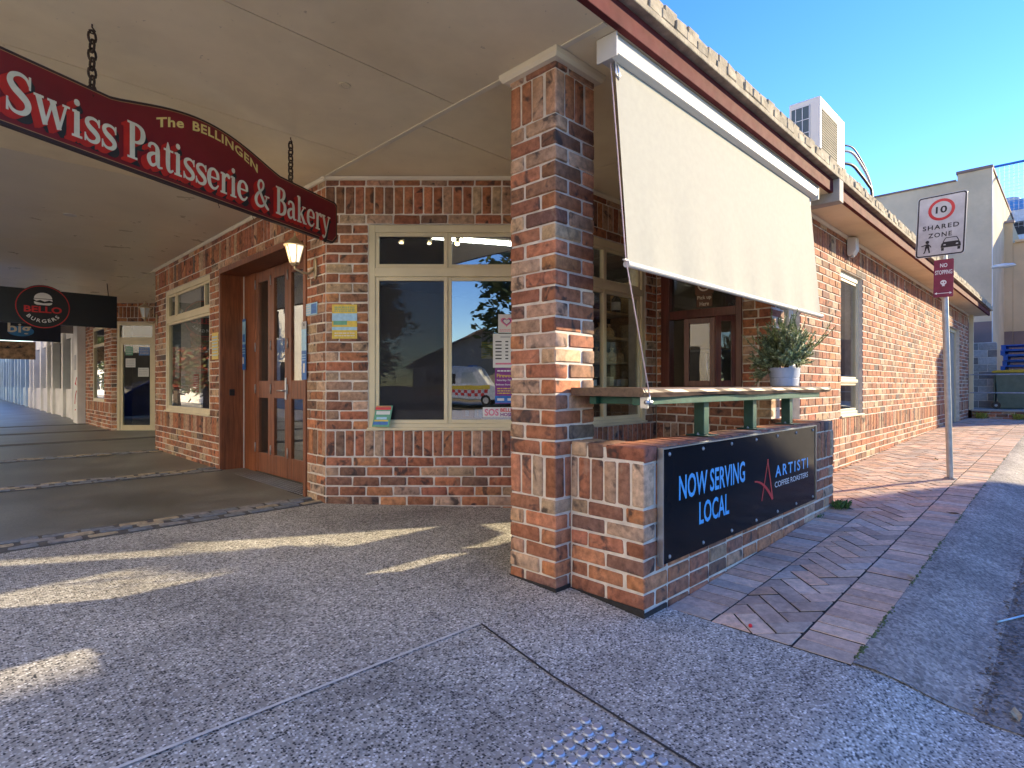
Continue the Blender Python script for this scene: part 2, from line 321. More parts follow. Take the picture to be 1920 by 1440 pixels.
# soft serif alphabet for the painted bakery board: strokes of (x, y, width)
def crom(pts, k=5):
    out = []
    for i in range(len(pts) - 1):
        p0 = pts[max(0, i - 1)]; p1 = pts[i]; p2 = pts[i + 1]; p3 = pts[min(len(pts) - 1, i + 2)]
        for j in range(k):
            t = j / k
            out.append(tuple(0.5 * (2 * b + (c - a) * t + (2 * a - 5 * b + 4 * c - d) * t * t + (3 * b - a - 3 * c + d) * t ** 3) for a, b, c, d in zip(p0, p1, p2, p3)))
    out.append(tuple(pts[-1])); return out
_S = [(.57, .74, .05), (.49, .89, .08), (.33, .94, .09), (.16, .87, .12), (.11, .73, .15), (.20, .59, .17), (.36, .48, .18), (.50, .36, .17), (.53, .22, .15), (.44, .09, .12), (.28, .05, .09), (.14, .10, .08), (.05, .26, .05)]
def ln(*p): return [tuple(q) for q in p]
GL = {
 'S': (.66, [crom(_S), ln((.575, .97, .06), (.575, .66, .05)), ln((.045, .03, .06), (.045, .34, .05))]),
 's': (.50, [crom([(x * .76 + .02, y * .67, w * .86) for x, y, w in _S]), ln((.455, .66, .05), (.455, .45, .045)), ln((.055, .01, .05), (.055, .22, .045))]),
 'w': (.96, [ln((.11, .66, .15), (.29, .01, .13)), ln((.29, .02, .07), (.46, .58, .07)), ln((.46, .66, .15), (.65, .01, .13)), ln((.65, .02, .07), (.83, .66, .07)), ln((.0, .645, .055), (.25, .645, .055)), ln((.34, .645, .055), (.58, .645, .055)), ln((.73, .645, .055), (.93, .645, .055))]),
 'i': (.34, [ln((.16, .0, .16), (.16, .66, .15)), ln((.02, .03, .06), (.31, .03, .06)), ln((.03, .63, .06), (.16, .65, .06)), [(.16 + .0 * math.cos(0), .78, .03), (.16, .80, .13), (.16, .86, .17), (.16, .92, .13), (.16, .945, .03)]]),
 'P': (.68, [ln((.19, .0, .17), (.19, 1.0, .17)), ln((.03, .03, .06), (.36, .03, .06)), ln((.03, .97, .06), (.22, .97, .06)), crom([(.18, .965, .07), (.36, .96, .08), (.51, .88, .14), (.55, .73, .17), (.50, .57, .14), (.36, .485, .08), (.20, .48, .06)])]),
 'a': (.58, [crom([(.08, .50, .10), (.11, .60, .09), (.23, .645, .075), (.35, .58, .13), (.38, .45, .16), (.38, .20, .16), (.41, .06, .12), (.47, .03, .07), (.56, .05, .05)]), crom([(.37, .40, .06), (.22, .37, .09), (.09, .28, .13), (.075, .16, .14), (.14, .05, .11), (.25, .05, .08), (.37, .16, .06)])]),
 't': (.40, [crom([(.17, .86, .03), (.18, .74, .11), (.18, .60, .16), (.18, .20, .16), (.22, .06, .12), (.29, .035, .08), (.38, .10, .05)]), ln((.02, .63, .06), (.38, .63, .06))]),
 'e': (.58, [ln((.10, .37, .055), (.50, .37, .055)), crom([(.49, .36, .12), (.47, .52, .13), (.38, .62, .09), (.27, .645, .075), (.14, .56, .13), (.09, .36, .17), (.13, .16, .15), (.25, .05, .10), (.39, .06, .075), (.51, .18, .05)])]),
 'r': (.46, [ln((.16, .0, .16), (.16, .66, .15)), ln((.02, .03, .06), (.32, .03, .06)), ln((.03, .63, .06), (.16, .65, .06)), crom([(.19, .44, .05), (.25, .58, .07), (.33, .63, .11), (.40, .60, .13), (.41, .53, .09)])]),
 '&': (.84, [crom([(.78, .03, .07), (.68, .06, .12), (.50, .25, .13), (.31, .52, .12), (.21, .73, .11), (.25, .89, .10), (.36, .95, .08), (.47, .87, .10), (.46, .72, .09), (.34, .58, .08), (.17, .44, .11), (.08, .27, .15), (.12, .11, .13), (.27, .04, .10), (.45, .09, .08), (.58, .24, .07), (.66, .43, .06)]), ln((.54, .45, .055), (.80, .45, .055))]),
 'B': (.70, [ln((.19, .0, .17), (.19, 1.0, .17)), ln((.03, .03, .06), (.24, .03, .06)), ln((.03, .97, .06), (.22, .97, .06)), crom([(.18, .965, .07), (.36, .96, .08), (.49, .89, .14), (.51, .76, .16), (.45, .62, .12), (.33, .545, .07), (.20, .54, .05)]), crom([(.20, .53, .05), (.38, .525, .08), (.53, .43, .15), (.57, .28, .17), (.51, .12, .14), (.36, .035, .08), (.18, .03, .06)])]),
 'k': (.64, [ln((.16, .0, .16), (.16, .98, .15)), ln((.02, .03, .06), (.31, .03, .06)), ln((.03, .95, .06), (.16, .97, .06)), ln((.20, .27, .06), (.46, .62, .06)), ln((.27, .40, .12), (.50, .03, .16)), ln((.36, .63, .055), (.58, .63, .055)), ln((.40, .03, .06), (.64, .03, .06))]),
 'y': (.64, [ln((.11, .65, .15), (.32, .02, .12)), crom([(.52, .64, .07), (.38, .22, .07), (.28, -.08, .07), (.20, -.20, .08), (.11, -.20, .11), (.08, -.14, .10)]), ln((.0, .645, .055), (.25, .645, .055)), ln((.42, .645, .055), (.62, .645, .055))]),
 ' ': (.30, []),
}
def serif_text(s):
    """ribbons for the whole string in em units; returns width, [ribbon quads]"""
    x = 0; rib = []
    for i, ch in enumerate(s):
        adv, strokes = GL[ch]
        for st in strokes:
            L = []; Rr = []
            for k, (px, py, w) in enumerate(st):
                a = st[max(0, k - 1)]; b = st[min(len(st) - 1, k + 1)]
                tx, ty = b[0] - a[0], b[1] - a[1]; d = math.hypot(tx, ty) or 1
                nx, ny = -ty / d * w / 2, tx / d * w / 2
                L.append((x + px + nx, py + ny)); Rr.append((x + px - nx, py - ny))
            rib.append((L, Rr))
        x += adv
    return x, rib
def ribbons(mb, rib, place, conv, n, mi=0):
    for k, (L, Rr) in enumerate(rib):
        nn = n + (k % 7) * 0.00006
        vs = [conv(place(p), nn) for p in L] + [conv(place(p), nn) for p in Rr]; m = len(L)
        mb.add(vs, [(i, m + i, m + i + 1, i + 1) for i in range(m - 1)], mi)

# ---- bricks -----------------------------------------------------------------
def bevbox(l, d, h, b, rng=None, jit=0.0):
    """bevelled block, centred in x and z, front face at y=0 looking to -y, body towards +y"""
    X = l / 2; Z = h / 2; vs = []; idx = {}
    for sx in (-1, 1):
        for sy in (0, 1):
            for sz in (-1, 1):
                j = (lambda: rng.uniform(-jit, jit)) if rng else (lambda: 0)
                ox, oy, oz = j(), j() * 0.5, j()
                x = sx * X; y = d * sy; z = sz * Z; iy = b if sy == 0 else -b
                for k, pnt in (('x', (x, y + iy, z - sz * b)), ('y', (x - sx * b, y, z - sz * b)), ('z', (x - sx * b, y + iy, z))):
                    idx[(sx, sy, sz, k)] = len(vs); vs.append((pnt[0] + ox, pnt[1] + oy, pnt[2] + oz))
    I = lambda *a: idx[a]; fs = []
    for sx in (-1, 1):
        q = [I(sx, 0, -1, 'x'), I(sx, 1, -1, 'x'), I(sx, 1, 1, 'x'), I(sx, 0, 1, 'x')]; fs.append(tuple(q if sx > 0 else q[::-1]))
    for sy in (0, 1):
        q = [I(-1, sy, -1, 'y'), I(1, sy, -1, 'y'), I(1, sy, 1, 'y'), I(-1, sy, 1, 'y')]; fs.append(tuple(q if sy == 0 else q[::-1]))
    for sz in (-1, 1):
        q = [I(-1, 0, sz, 'z'), I(1, 0, sz, 'z'), I(1, 1, sz, 'z'), I(-1, 1, sz, 'z')]; fs.append(tuple(q if sz > 0 else q[::-1]))
    for sx in (-1, 1):
        for sy in (0, 1): fs.append((I(sx, sy, -1, 'x'), I(sx, sy, 1, 'x'), I(sx, sy, 1, 'y'), I(sx, sy, -1, 'y')))
        for sz in (-1, 1): fs.append((I(sx, 0, sz, 'x'), I(sx, 1, sz, 'x'), I(sx, 1, sz, 'z'), I(sx, 0, sz, 'z')))
    for sy in (0, 1):
        for sz in (-1, 1): fs.append((I(-1, sy, sz, 'y'), I(1, sy, sz, 'y'), I(1, sy, sz, 'z'), I(-1, sy, sz, 'z')))
    for sx in (-1, 1):
        for sy in (0, 1):
            for sz in (-1, 1): fs.append((I(sx, sy, sz, 'x'), I(sx, sy, sz, 'y'), I(sx, sy, sz, 'z')))
    return vs, fs
PAL = [((.41, .17, .095), 5), ((.46, .205, .11), 4), ((.35, .15, .09), 4), ((.29, .15, .095), 3), ((.50, .355, .24), 4), ((.45, .29, .19), 4), ((.24, .135, .095), 2), ((.16, .125, .11), .5), ((.50, .235, .12), 2)]
def brick_col(rng):
    t = rng.uniform(0, sum(w for _, w in PAL))
    for c, w in PAL:
        t -= w
        if t <= 0: break
    k = rng.uniform(0.82, 1.18); return tuple(min(1, x * k * rng.uniform(.95, 1.05)) for x in c) + (1.0,)
_BM = {}
def brick_mesh(l, d, h, variant, b=0.0065, m=None):
    key = (round(l, 3), round(d, 3), round(h, 3), variant, b, m.name if m else '')
    if key not in _BM:
        rng = random.Random(hash(key[:4]) & 0xffff); vs, fs = bevbox(l, d, h, b, rng, 0.0032)
        me = bpy.data.meshes.new('brick'); me.from_pydata(vs, [], fs); me.materials.append(m or M_BRICK)
        me.polygons.foreach_set('use_smooth', [True] * len(fs)); me.set_sharp_from_angle(angle=R(60)); me.update(); _BM[key] = me
    return _BM[key]
class Brick:
    __slots__ = ('p', 'rz', 'ry', 'l', 'd', 'h', 'c', 'par', 'near')
    def __init__(s, p, rz, l, d, h, c, par): s.p = p; s.rz = rz; s.l = l; s.d = d; s.h = h; s.c = c; s.par = par; s.near = Vector(p).length
def put_brick(b, name='brick', rng=random.Random(5)):
    me = brick_mesh(b.l, b.d, b.h, rng.randrange(4)); o = bpy.data.objects.new(name, me); COL.objects.link(o)
    o.location = b.p; o.rotation_euler = (0, 0, b.rz); o.color = b.c; adopt(o, b.par, b.p); return o
def mass_bricks(bs, name, parent, seed=1):
    mb = MB(); rng = random.Random(seed)
    for b in bs:
        vs, fs = bevbox(b.l, b.d, b.h, 0.005, rng, 0.002); ca, sa = math.cos(b.rz), math.sin(b.rz)
        mb.add([(b.p[0] + x * ca - y * sa, b.p[1] + x * sa + y * ca, b.p[2] + z) for x, y, z in vs], fs); mb.c += [b.c] * len(fs)
    o = mb.build(name, M_BRICKS, parent); o['kind'] = 'stuff'; return o
# the whole building keeps one set of course heights
Z_S1, Z_S1T, Z_S2, Z_S2T, Z_CEIL = 0.516, 0.751, 2.657, 2.905, 2.99
CH = (Z_S2 - Z_S1T) / 22
def courses(zmin, zmax=Z_CEIL):
    rows = []; k = 0; z = Z_S1
    while z > zmin: rows.append((z - CH, z, 's', k)); z -= CH; k += 1
    rows.append((Z_S1, Z_S1T, 'v', 1))
    for i in range(22): rows.append((Z_S1T + i * CH, Z_S1T + (i + 1) * CH, 's', i))
    rows.append((Z_S2, Z_S2T, 'v', 0)); rows.append((Z_S2T, Z_CEIL, 's', 1))
    return [r for r in rows if r[0] < zmax - 0.01]
def lay(fr, L, zmin, holes, par, rng, end0=None, end1=None, zmax=Z_CEIL, depth=0.11, phase=0.0, J=0.0125):
    """running bond on one wall face; holes = [(u0, u1, z0, z1)]; end0/end1 = parity that yields to the crossing wall"""
    out = []; rz = fr.ang
    for z0, z1, kind, k in courses(zmin, zmax):
        a, b = 0.0, L
        if kind == 's':
            if end0 is not None and k % 2 == end0: a = 0.12
            if end1 is not None and k % 2 == end1: b = L - 0.12
        else:
            if end0 == 1: a = 0.12
            if end1 == 1: b = L - 0.12
        spans = [(a, b)]
        for h in holes:
            if h[2] < (z0 + z1) / 2 < h[3]:
                ns = []
                for s0, s1 in spans:
                    if h[0] > s0: ns.append((s0, min(s1, h[0])))
                    if h[1] < s1: ns.append((max(s0, h[1]), s1))
                spans = [q for q in ns if q[1] - q[0] > 0.02]
        pitch = 0.24 if kind == 's' else (Z_S1T - Z_S1) / 2.72
        for s0, s1 in spans:
            cuts = [s0]
            off = phase + ((k % 2) * 0.12 if kind == 's' else 0)
            u = s0 + (pitch - off % pitch if off % pitch else pitch)
            while u < s1 - 0.045: cuts.append(u); u += pitch
            cuts.append(s1)
            for u0, u1 in zip(cuts, cuts[1:]):
                if end0 is not None and u0 == 0.0: u0 = -J / 2 + .001
                if end1 is not None and u1 == L: u1 = L + J / 2 - .001
                l = u1 - u0 - J; h = z1 - z0 - J
                if l < 0.02: continue
                jj = rng.uniform(-.0018, .0028)
                out.append(Brick(fr.p((u0 + u1) / 2, jj, (z0 + z1) / 2 + rng.uniform(-.001, .001)), rz + rng.uniform(-.004, .004), round(l, 2) if kind == 's' and l < .2 else round(l, 3), depth, round(h, 3), brick_col(rng), par))
    return out
def core(mb, fr, L, z0, z1, holes, rec=0.0065, thick=0.215, mi=0, pad=0.0):
    """mortar body behind the bricks with real openings"""
    us = sorted({pad, L} | {min(max(h[i], pad), L) for h in holes for i in (0, 1)}); zs = sorted({z0, z1} | {min(max(h[i], z0), z1) for h in holes for i in (2, 3)})
    for u0, u1 in zip(us, us[1:]):
        run = None
        for a, b in zip(zs, zs[1:]):
            solid = not any(h[0] <= (u0 + u1) / 2 <= h[1] and h[2] <= (a + b) / 2 <= h[3] for h in holes)
            if solid: run = (run[0], b) if run else (a, b)
            if run and (not solid or b == zs[-1]):
                mb.fbox(fr, u0, u1, -thick, -rec, run[0], run[1], mi); run = None
# ------------------------------------------------------------------ ground
def lerp_tab(t, x):
    if x <= t[0][0]: return t[0][1]
    for (a, va), (b, vb) in zip(t, t[1:]):
        if x <= b: return va + (vb - va) * (x - a) / (b - a)
    return t[-1][1]
ZF = [(-3, -.16), (.27, -.156), (.315, -.149), (.37, -.137), (.44, -.111), (.52, -.079), (.60, -.055), (.683, -.044), (1.5, -.036), (2.04, .008), (3.5, .065), (4.7, .105), (10, .125), (60, .2)]
ZP = [(2.7, -.04), (7.5, .13), (12, .235), (15, .29), (60, .31)]
def zfoot(x, y): return lerp_tab(ZF, y)
def zpath(x, y=0): return lerp_tab(ZP, x)
def sheet(name, x0, x1, y0, y1, zf, m, step=0.12, keep=None, parent=None):
    nx = max(1, int((x1 - x0) / step)); ny = max(1, int((y1 - y0) / step)); mb = MB()
    P = [[(x0 + (x1 - x0) * i / nx, y0 + (y1 - y0) * j / ny) for i in range(nx + 1)] for j in range(ny + 1)]
    vs = [(x, y, zf(x, y)) for row in P for x, y in row]; fs = []
    for j in range(ny):
        for i in range(nx):
            cx = x0 + (x1 - x0) * (i + .5) / nx; cy = y0 + (y1 - y0) * (j + .5) / ny
            if keep and not keep(cx, cy): continue
            a = j * (nx + 1) + i; fs.append((a, a + 1, a + nx + 2, a + nx + 1))
    mb.add(vs, fs); o = mb.build(name, m, parent, smooth=True); return o
def struct(o, label=None):
    o['kind'] = 'structure'
    if label: o['label'] = label
    return o
rng = random.Random(11)
M_BASEG = mat('far_ground', (0.12, 0.11, 0.09), 0.9, 0, 0.2, 0.4)
struct(MB().box(-900, 900, -900, 900, -0.9, -0.45).build('ground', M_BASEG))
footpath = struct(sheet('footpath', -2.0, 5.6, -3.0, 4.74, zfoot, M_AGG, 0.08, lambda x, y: x < 2.72 or y > 1.62 or (y < 0.69 and x < 2.92)), 'grey exposed aggregate footpath around the corner')
# saw-cut joints in the footpath
M_JOINT = mat('joint_sealant_pale', (0.55, 0.54, 0.5), 0.8); M_JOINTD = mat('joint_sealant_dark', (0.035, 0.03, 0.026), 0.8)
mb = MB()
for i in range(14):
    x = -.25 + i * .147; mb.add([(x, 2.018, zfoot(x, 2.018) + .0045), (x + .147, 2.018, zfoot(x, 2.018) + .0045), (x + .147, 2.031, zfoot(x, 2.031) + .0045), (x, 2.031, zfoot(x, 2.031) + .0045)], [(0, 1, 2, 3)])
mb.build('joint', M_JOINT, footpath)
mb = MB()
for i in range(20):
    y = 2.02 - i * .1; xa = 1.806 - (2.02 - y) * .13; xb = 1.806 - (2.02 - y + .1) * .13
    mb.add([(xb, y - .1, zfoot(0, y - .1) + .003), (xb + .011, y - .1, zfoot(0, y - .1) + .003), (xa + .011, y, zfoot(0, y) + .003), (xa, y, zfoot(0, y) + .003)], [(0, 1, 2, 3)])
mb.build('joint', M_JOINTD, footpath)
def slab_mat():
    m, nt, b = nodes_of('sealed_dark_concrete'); p = pos(nt)
    r = ramp(nt, noise(nt, p, 1.3, 7, 0.68), [(0.3, (0.075, 0.076, 0.064)), (0.5, (0.145, 0.145, 0.125)), (0.75, (0.25, 0.25, 0.215))])
    r2 = ramp(nt, noise(nt, p, 70, 4, .7), [(0.3, (.75, .75, .75)), (.7, (1.2, 1.2, 1.2))])
    nt.links.new(mixc(nt, 1.0, r.outputs[0], r2.outputs[0], 'MULTIPLY'), b.inputs['Base Color'])
    rr = N(nt, 'MapRange', inp={3: 0.28, 4: 0.6}); nt.links.new(noise(nt, p, 2.6, 6, .7), rr.inputs[0]); nt.links.new(rr.outputs[0], b.inputs['Roughness'])
    bumpn(nt, b, noise(nt, p, 60, 6, .7), 0.35, 0.004); return m
M_DSLAB = slab_mat()
arcade = struct(sheet('pavement', -2.0, 3.6, 4.74, 62, zfoot, M_DSLAB, 0.5), 'dark sealed concrete pavement under the awning')
# bands of stone setts across the pavement
SETM = [mat('sett_%s' % k, c, 0.75, 0, 0.25, 30, 0.4, 90) for k, c in (('grey', (.27, .26, .25)), ('buff', (.40, .33, .22)), ('blue', (.19, .21, .23)))]
sett_mesh = []
for q in range(6):
    vs, fs = bevbox(rng.uniform(.15, .21), .10, .03, .007, rng, .004)
    me = bpy.data.meshes.new('sett'); me.from_pydata([(x, z * 3.0, -y * .3) for x, y, z in vs], [], fs); me.materials.append(SETM[q % 3]); sett_mesh.append(me)
mb = MB()
for yb in (4.905, 7.5, 10.15, 12.8, 15.5, 18.2): mb.box(-2, 2.37 if yb < 10 else 3.2, yb - .17, yb + .17, zfoot(0, yb) - .05, zfoot(0, yb) + .0045)
mb.build('sett_bed', mat('sett_grout', (.09, .085, .078), .9, 0, .2, 20), arcade)
ns = 0
for bi, yb in enumerate((4.905, 7.5, 10.15)):
    for row in range(3):
        x = -.6 + (row % 2) * .09
        while x < 2.26:
            o = bpy.data.objects.new('sett', rng.choice(sett_mesh)); COL.objects.link(o)
            y = yb + (row - 1) * .105; L = (x + .09, y, zfoot(x, y) + .011 + rng.uniform(-.003, .003)); o.location = L
            o.rotation_euler = (rng.uniform(-.03, .03), rng.uniform(-.03, .03), rng.uniform(-.03, .03) + (math.pi if rng.random() < .5 else 0)); adopt(o, arcade, L)
            x += .215; ns += 1
# brick path beside the lane
def clip(poly, a, b, c):
    """keep a*x+b*y<=c"""
    out = []
    for i in range(len(poly)):
        p, q = poly[i - 1], poly[i]; dp = a * p[0] + b * p[1] - c; dq = a * q[0] + b * q[1] - c
        if (dp <= 0) != (dq <= 0):
            t = dp / (dp - dq); out.append((p[0] + (q[0] - p[0]) * t, p[1] + (q[1] - p[1]) * t))
        if dq <= 0: out.append(q)
    return out
def area(p): return 0.5 * sum(p[i - 1][0] * p[i][1] - p[i][0] * p[i - 1][1] for i in range(len(p)))
Y_OUT, Y_IN1, Y_IN2, X0P, X_LW1, Y_LW, Y_SIDE = 0.685, 0.925, 1.31, 2.725, 5.66, 1.556, 2.037
pav = []
def add_paver(poly):
    if len(poly) < 3: return
    if area(poly) < 0: poly = poly[::-1]
    if area(poly) < .0012: return
    pav.append(poly)
g = .0045
x = X0P
while x < 18.9:
    add_paver([(x + g, Y_OUT), (x + .1155 - g, Y_OUT), (x + .1155 - g, Y_IN1 - g), (x + g, Y_IN1 - g)])
    if x < X_LW1 - .1: add_paver([(x + g, Y_IN2 + g), (x + .1155 - g, Y_IN2 + g), (x + .1155 - g, Y_LW - .004), (x + g, Y_LW - .004)])
    x += .1155
W_, L_ = .115, .23
for i in range(-160, 160):
    for j in range(-50, 50):
        # herringbone at 45 degrees to the path
        for kind in (0, 1):
            u, v, du, dv = (i * W_ + j * 4 * W_, i * W_, L_, W_) if kind == 0 else (i * W_ + 3 * W_ + j * 4 * W_, i * W_, W_, L_)
            rect = [(u + g, v + g), (u + du - g, v + g), (u + du - g, v + dv - g), (u + g, v + dv - g)]
            # rotate by 45 deg, origin near path start
            rect = [(X0P + (a + b) * S2, 1.1 + (a - b) * S2) for a, b in rect]
            xs = [p[0] for p in rect]; ys = [p[1] for p in rect]
            if max(xs) < X0P or min(xs) > 18.9 or max(ys) < Y_IN1 or min(ys) > Y_SIDE: continue
            poly = clip(rect, -1, 0, -(X0P + g)); poly = clip(poly, 0, -1, -(Y_IN1 + g)) if poly else []
            if not poly: continue
            cx = sum(p[0] for p in poly) / len(poly)
            if cx < X_LW1: poly = clip(poly, 0, 1, Y_IN2 - g)
            else: poly = clip(poly, 0, 1, Y_SIDE - .003)
            add_paver(poly)
PCOL = [(.66, .46, .33), (.60, .42, .31), (.68, .51, .38), (.52, .39, .30), (.66, .42, .28), (.52, .43, .35)]
pav.sort(key=lambda p: math.hypot(sum(q[0] for q in p) / len(p), sum(q[1] for q in p) / len(p)))
brick_path = struct(sheet('brick_path', X0P - .005, 19.0, Y_OUT - .001, Y_SIDE, lambda x, y: zpath(x) - .0055, mat('paver_bedding', (.022, .02, .016), .95, 0, .3, 40), .4, lambda x, y: x > X_LW1 or y < Y_LW), 'path of clay pavers laid in herringbone beside the lane')
M_JSAND = mat('joint_sand', (.03, .026, .02), .95, 0, .3, 40)
def paver_geo(mb, poly, dz):
    n = len(poly); cx = sum(p[0] for p in poly) / n; cy = sum(p[1] for p in poly) / n; vs = []
    for (t, k) in ((-.034, 0), (-.0025, 0), (0.0, .002)):
        vs += [(p[0] + (cx - p[0]) * k / max(.01, math.hypot(cx - p[0], cy - p[1])), p[1] + (cy - p[1]) * k / max(.01, math.hypot(cx - p[0], cy - p[1])), zpath(p[0]) + t + dz) for p in poly]
    fs = [(i, (i + 1) % n, n + (i + 1) % n, n + i) for i in range(n)] + [(n + i, n + (i + 1) % n, 2 * n + (i + 1) % n, 2 * n + i) for i in range(n)] + [tuple(range(2 * n, 3 * n))]
    mb.add(vs, fs[n:]); mb.add(vs[:2 * n], fs[:n], 1); return len(fs)
for k, poly in enumerate(pav[:300]):
    mb = MB(); paver_geo(mb, poly, rng.uniform(-.002, .003)); o = mb.build('paver', [M_PAVER, M_JSAND], brick_path)
    c = rng.choice(PCOL); q = rng.uniform(.8, 1.2); o.color = (c[0] * q, c[1] * q, c[2] * q, 1)
mb = MB()
for poly in pav[300:]:
    n = paver_geo(mb, poly, rng.uniform(-.002, .003)); c = rng.choice(PCOL); q = rng.uniform(.8, 1.2); mb.c += [(c[0] * q, c[1] * q, c[2] * q, 1)] * n
if pav[300:]: mb.build('far_pavers', [M_PAVERS, M_JSAND], brick_path)['kind'] = 'stuff'
# rolled concrete kerb and the lane
prof = [(.683, -.004), (.655, -.006), (.60, -.016), (.52, -.04), (.44, -.072), (.37, -.098), (.315, -.11), (.27, -.118)]
mb = MB(); xs = [2.74 + i * .25 for i in range(66)]
for i, x in enumerate(xs):
    for (y, dz) in prof: mb.v.append((x + (0.30 * (0.683 - y) if i == 0 else 0), y, zpath(max(x, 2.8)) + dz + .0045))
n = len(prof)
for i in range(len(xs) - 1):
    for j in range(n - 1): mb.f.append((i * n + j, (i + 1) * n + j, (i + 1) * n + j + 1, i * n + j + 1)); mb.m.append(0)
kerb = struct(mb.build('kerb', M_KERB, smooth=True), 'rolled grey concrete kerb between brick path and lane')
mb = MB()
for x in (5.15, 8.2, 11.3):
    for (y0, d0), (y1, d1) in zip(prof, prof[1:]): mb.add([(x, y0, zpath(x) + d0 + .002), (x + .014, y0, zpath(x) + d0 + .002), (x + .014 + .02, y1, zpath(x) + d1 + .002), (x + .02, y1, zpath(x) + d1 + .002)], [(0, 1, 2, 3)])
mb.build('joint', M_JOINTD, kerb)
struct(sheet('lane', 2.83, 45, -5.6, .285, lambda x, y: zpath(x) - .1135 - (.285 - y) * .012, M_ASPH, .5), 'grey asphalt lane beside the bakery')
M_STREET = mat('pale_bounce_street', (.52, .48, .41), .9, 0, .1, 2, .3, 60)  # out-of-view paving kept pale to bounce sunlight into the shade
struct(sheet('main_street', -15, -2.0, -70, 90, lambda x, y: -.10 if y < 60 else 0, M_STREET, 3.0), 'main street surface, made pale to bounce light')
struct(sheet('lane_mouth', -2.0, 2.8, -5.6, -3.0, lambda x, y: -.152, M_STREET, 1.0), 'surface where the lane meets the street, made pale to bounce light')
struct(MB().box(-2.15, -2.0, -3, 62, -.3, .1).build('street_kerb', M_KERB, bevel=.02))
struct(sheet('yard', 18.95, 40, -6, 6.5, lambda x, y: .5, M_CONC, 1.0), 'raised concrete yard behind the bakery')
# tactile studs set in the aggregate
stud = None
M_STUD = mat('stainless_stud', (.52, .57, .63), .38, 0.6, .05, 20)
for i in range(10):
    for j in range(12):
        x = 1.60 - i * .0505; y = 1.232 - j * .0505
        if x < 1.02 or x + y < 2.36: continue
        z = zfoot(x, y)
        if stud is None:
            stud = MB().lathe((x, y, z), [(.0185, -.004), (.0185, .003), (.0155, .0068), (.0125, .0078), (.0105, .0070), (.006, .0074), (.001, .0074)], 14).build('tactile_stud', M_STUD, smooth=True, loc=(x, y, z))
            first = (x, y, z); o = stud
        else:
            o = stud.copy(); COL.objects.link(o); o.location = (x, y, z); WLOC[o.name] = Vector((x, y, z))
        tag(o, 'round steel tactile stud set in the foreground footpath', 'stud', 'steel tactile studs in the foreground')
# moss in the joint along the kerb, leaf litter in the gutter
M_MOSS = mat('moss', (.10, .13, .035), .95, 0, .5, 60, .8, 200); M_LITT = mat('leaf_litter', (.14, .10, .06), .9, 0, .4, 60)
mb = MB(); r9 = random.Random(19)
for i in range(420):
    x = 2.8 + 7.5 * r9.random() ** 1.5; y = .683 + r9.gauss(0, .006); w = r9.uniform(.004, .014)
    if math.sin(x * 3.1) + math.sin(x * 7.7 + 1) < -.7: continue
    mb.lathe((x, y, zpath(x) - .004), [(w, 0), (w * .8, .004), (w * .3, .007)], 6, r9.uniform(1, 2.6), .7)
struct(mb.build('moss', M_MOSS)); bpy.data.objects['moss']['kind'] = 'stuff'; bpy.data.objects['moss']['label'] = 'moss growing in the joint between brick path and kerb'
mb = MB()
for i in range(420):
    x = 2.9 + 7.0 * r9.random() ** 1.3; y = .275 + r9.gauss(0, .028); w = r9.uniform(.006, .02); a = r9.uniform(0, 6.28); z = zpath(x) - .112 + r9.uniform(0, .006)
    c_, s_ = math.cos(a) * w, math.sin(a) * w; mb.add([(x - c_, y - s_, z), (x + s_ * .4, y - c_ * .4, z + .003), (x + c_, y + s_, z + r9.uniform(0, .008)), (x - s_ * .4, y + c_ * .4, z + .003)], [(0, 1, 2, 3)])
o = mb.build('leaf_litter', M_LITT); o['kind'] = 'stuff'; o['label'] = 'dry leaf litter lying along the gutter of the lane'
# scattered leaves, weeds and litter
def leaf(x, y, z, s, m, label, rz):
    mb = MB(); pts = [(-1, 0, .0), (-.5, .28, .1), (.1, .36, .16), (.6, .2, .08), (1, 0, .22), (.6, -.2, .1), (.1, -.34, .12), (-.5, -.26, .14)]
    c, sn = math.cos(rz), math.sin(rz); vs = [(x + s * (a * c - b * sn), y + s * (a * sn + b * c), z + s * h) for a, b, h in pts] + [(x, y, z + s * .02)]
    mb.add(vs, [(i, (i + 1) % 8, 8) for i in range(8)]); o = mb.build('fallen_leaf', m); tag(o, label, 'leaf', 'fallen leaves')
M_DRY = mat('dry_leaf', (.16, .085, .035), .8, 0, .3, 50); M_DRY2 = mat('pale_dry_leaf', (.42, .34, .2), .8, 0, .2, 50)
leaf(9.2, 1.32, zpath(9.2) + .004, .075, M_DRY, 'curled brown leaf on the sunlit path left of the sign pole', .3)
leaf(7.15, 1.66, zpath(7.15) + .004, .03, M_DRY, 'small brown leaf on sunlit path near the brick wall', 1.2)
leaf(4.05, .70, zpath(4.05) + .004, .035, M_DRY2, 'pale dry leaf on the path edge by the kerb', .8)
leaf(5.95, .74, zpath(5.95) + .004, .05, M_DRY, 'dark dry leaf lying on the shaded path edge', 1.9)
leaf(2.95, .17, -.148 + .012, .05, M_DRY2, 'pale leaf at the edge of the lane asphalt', .2)
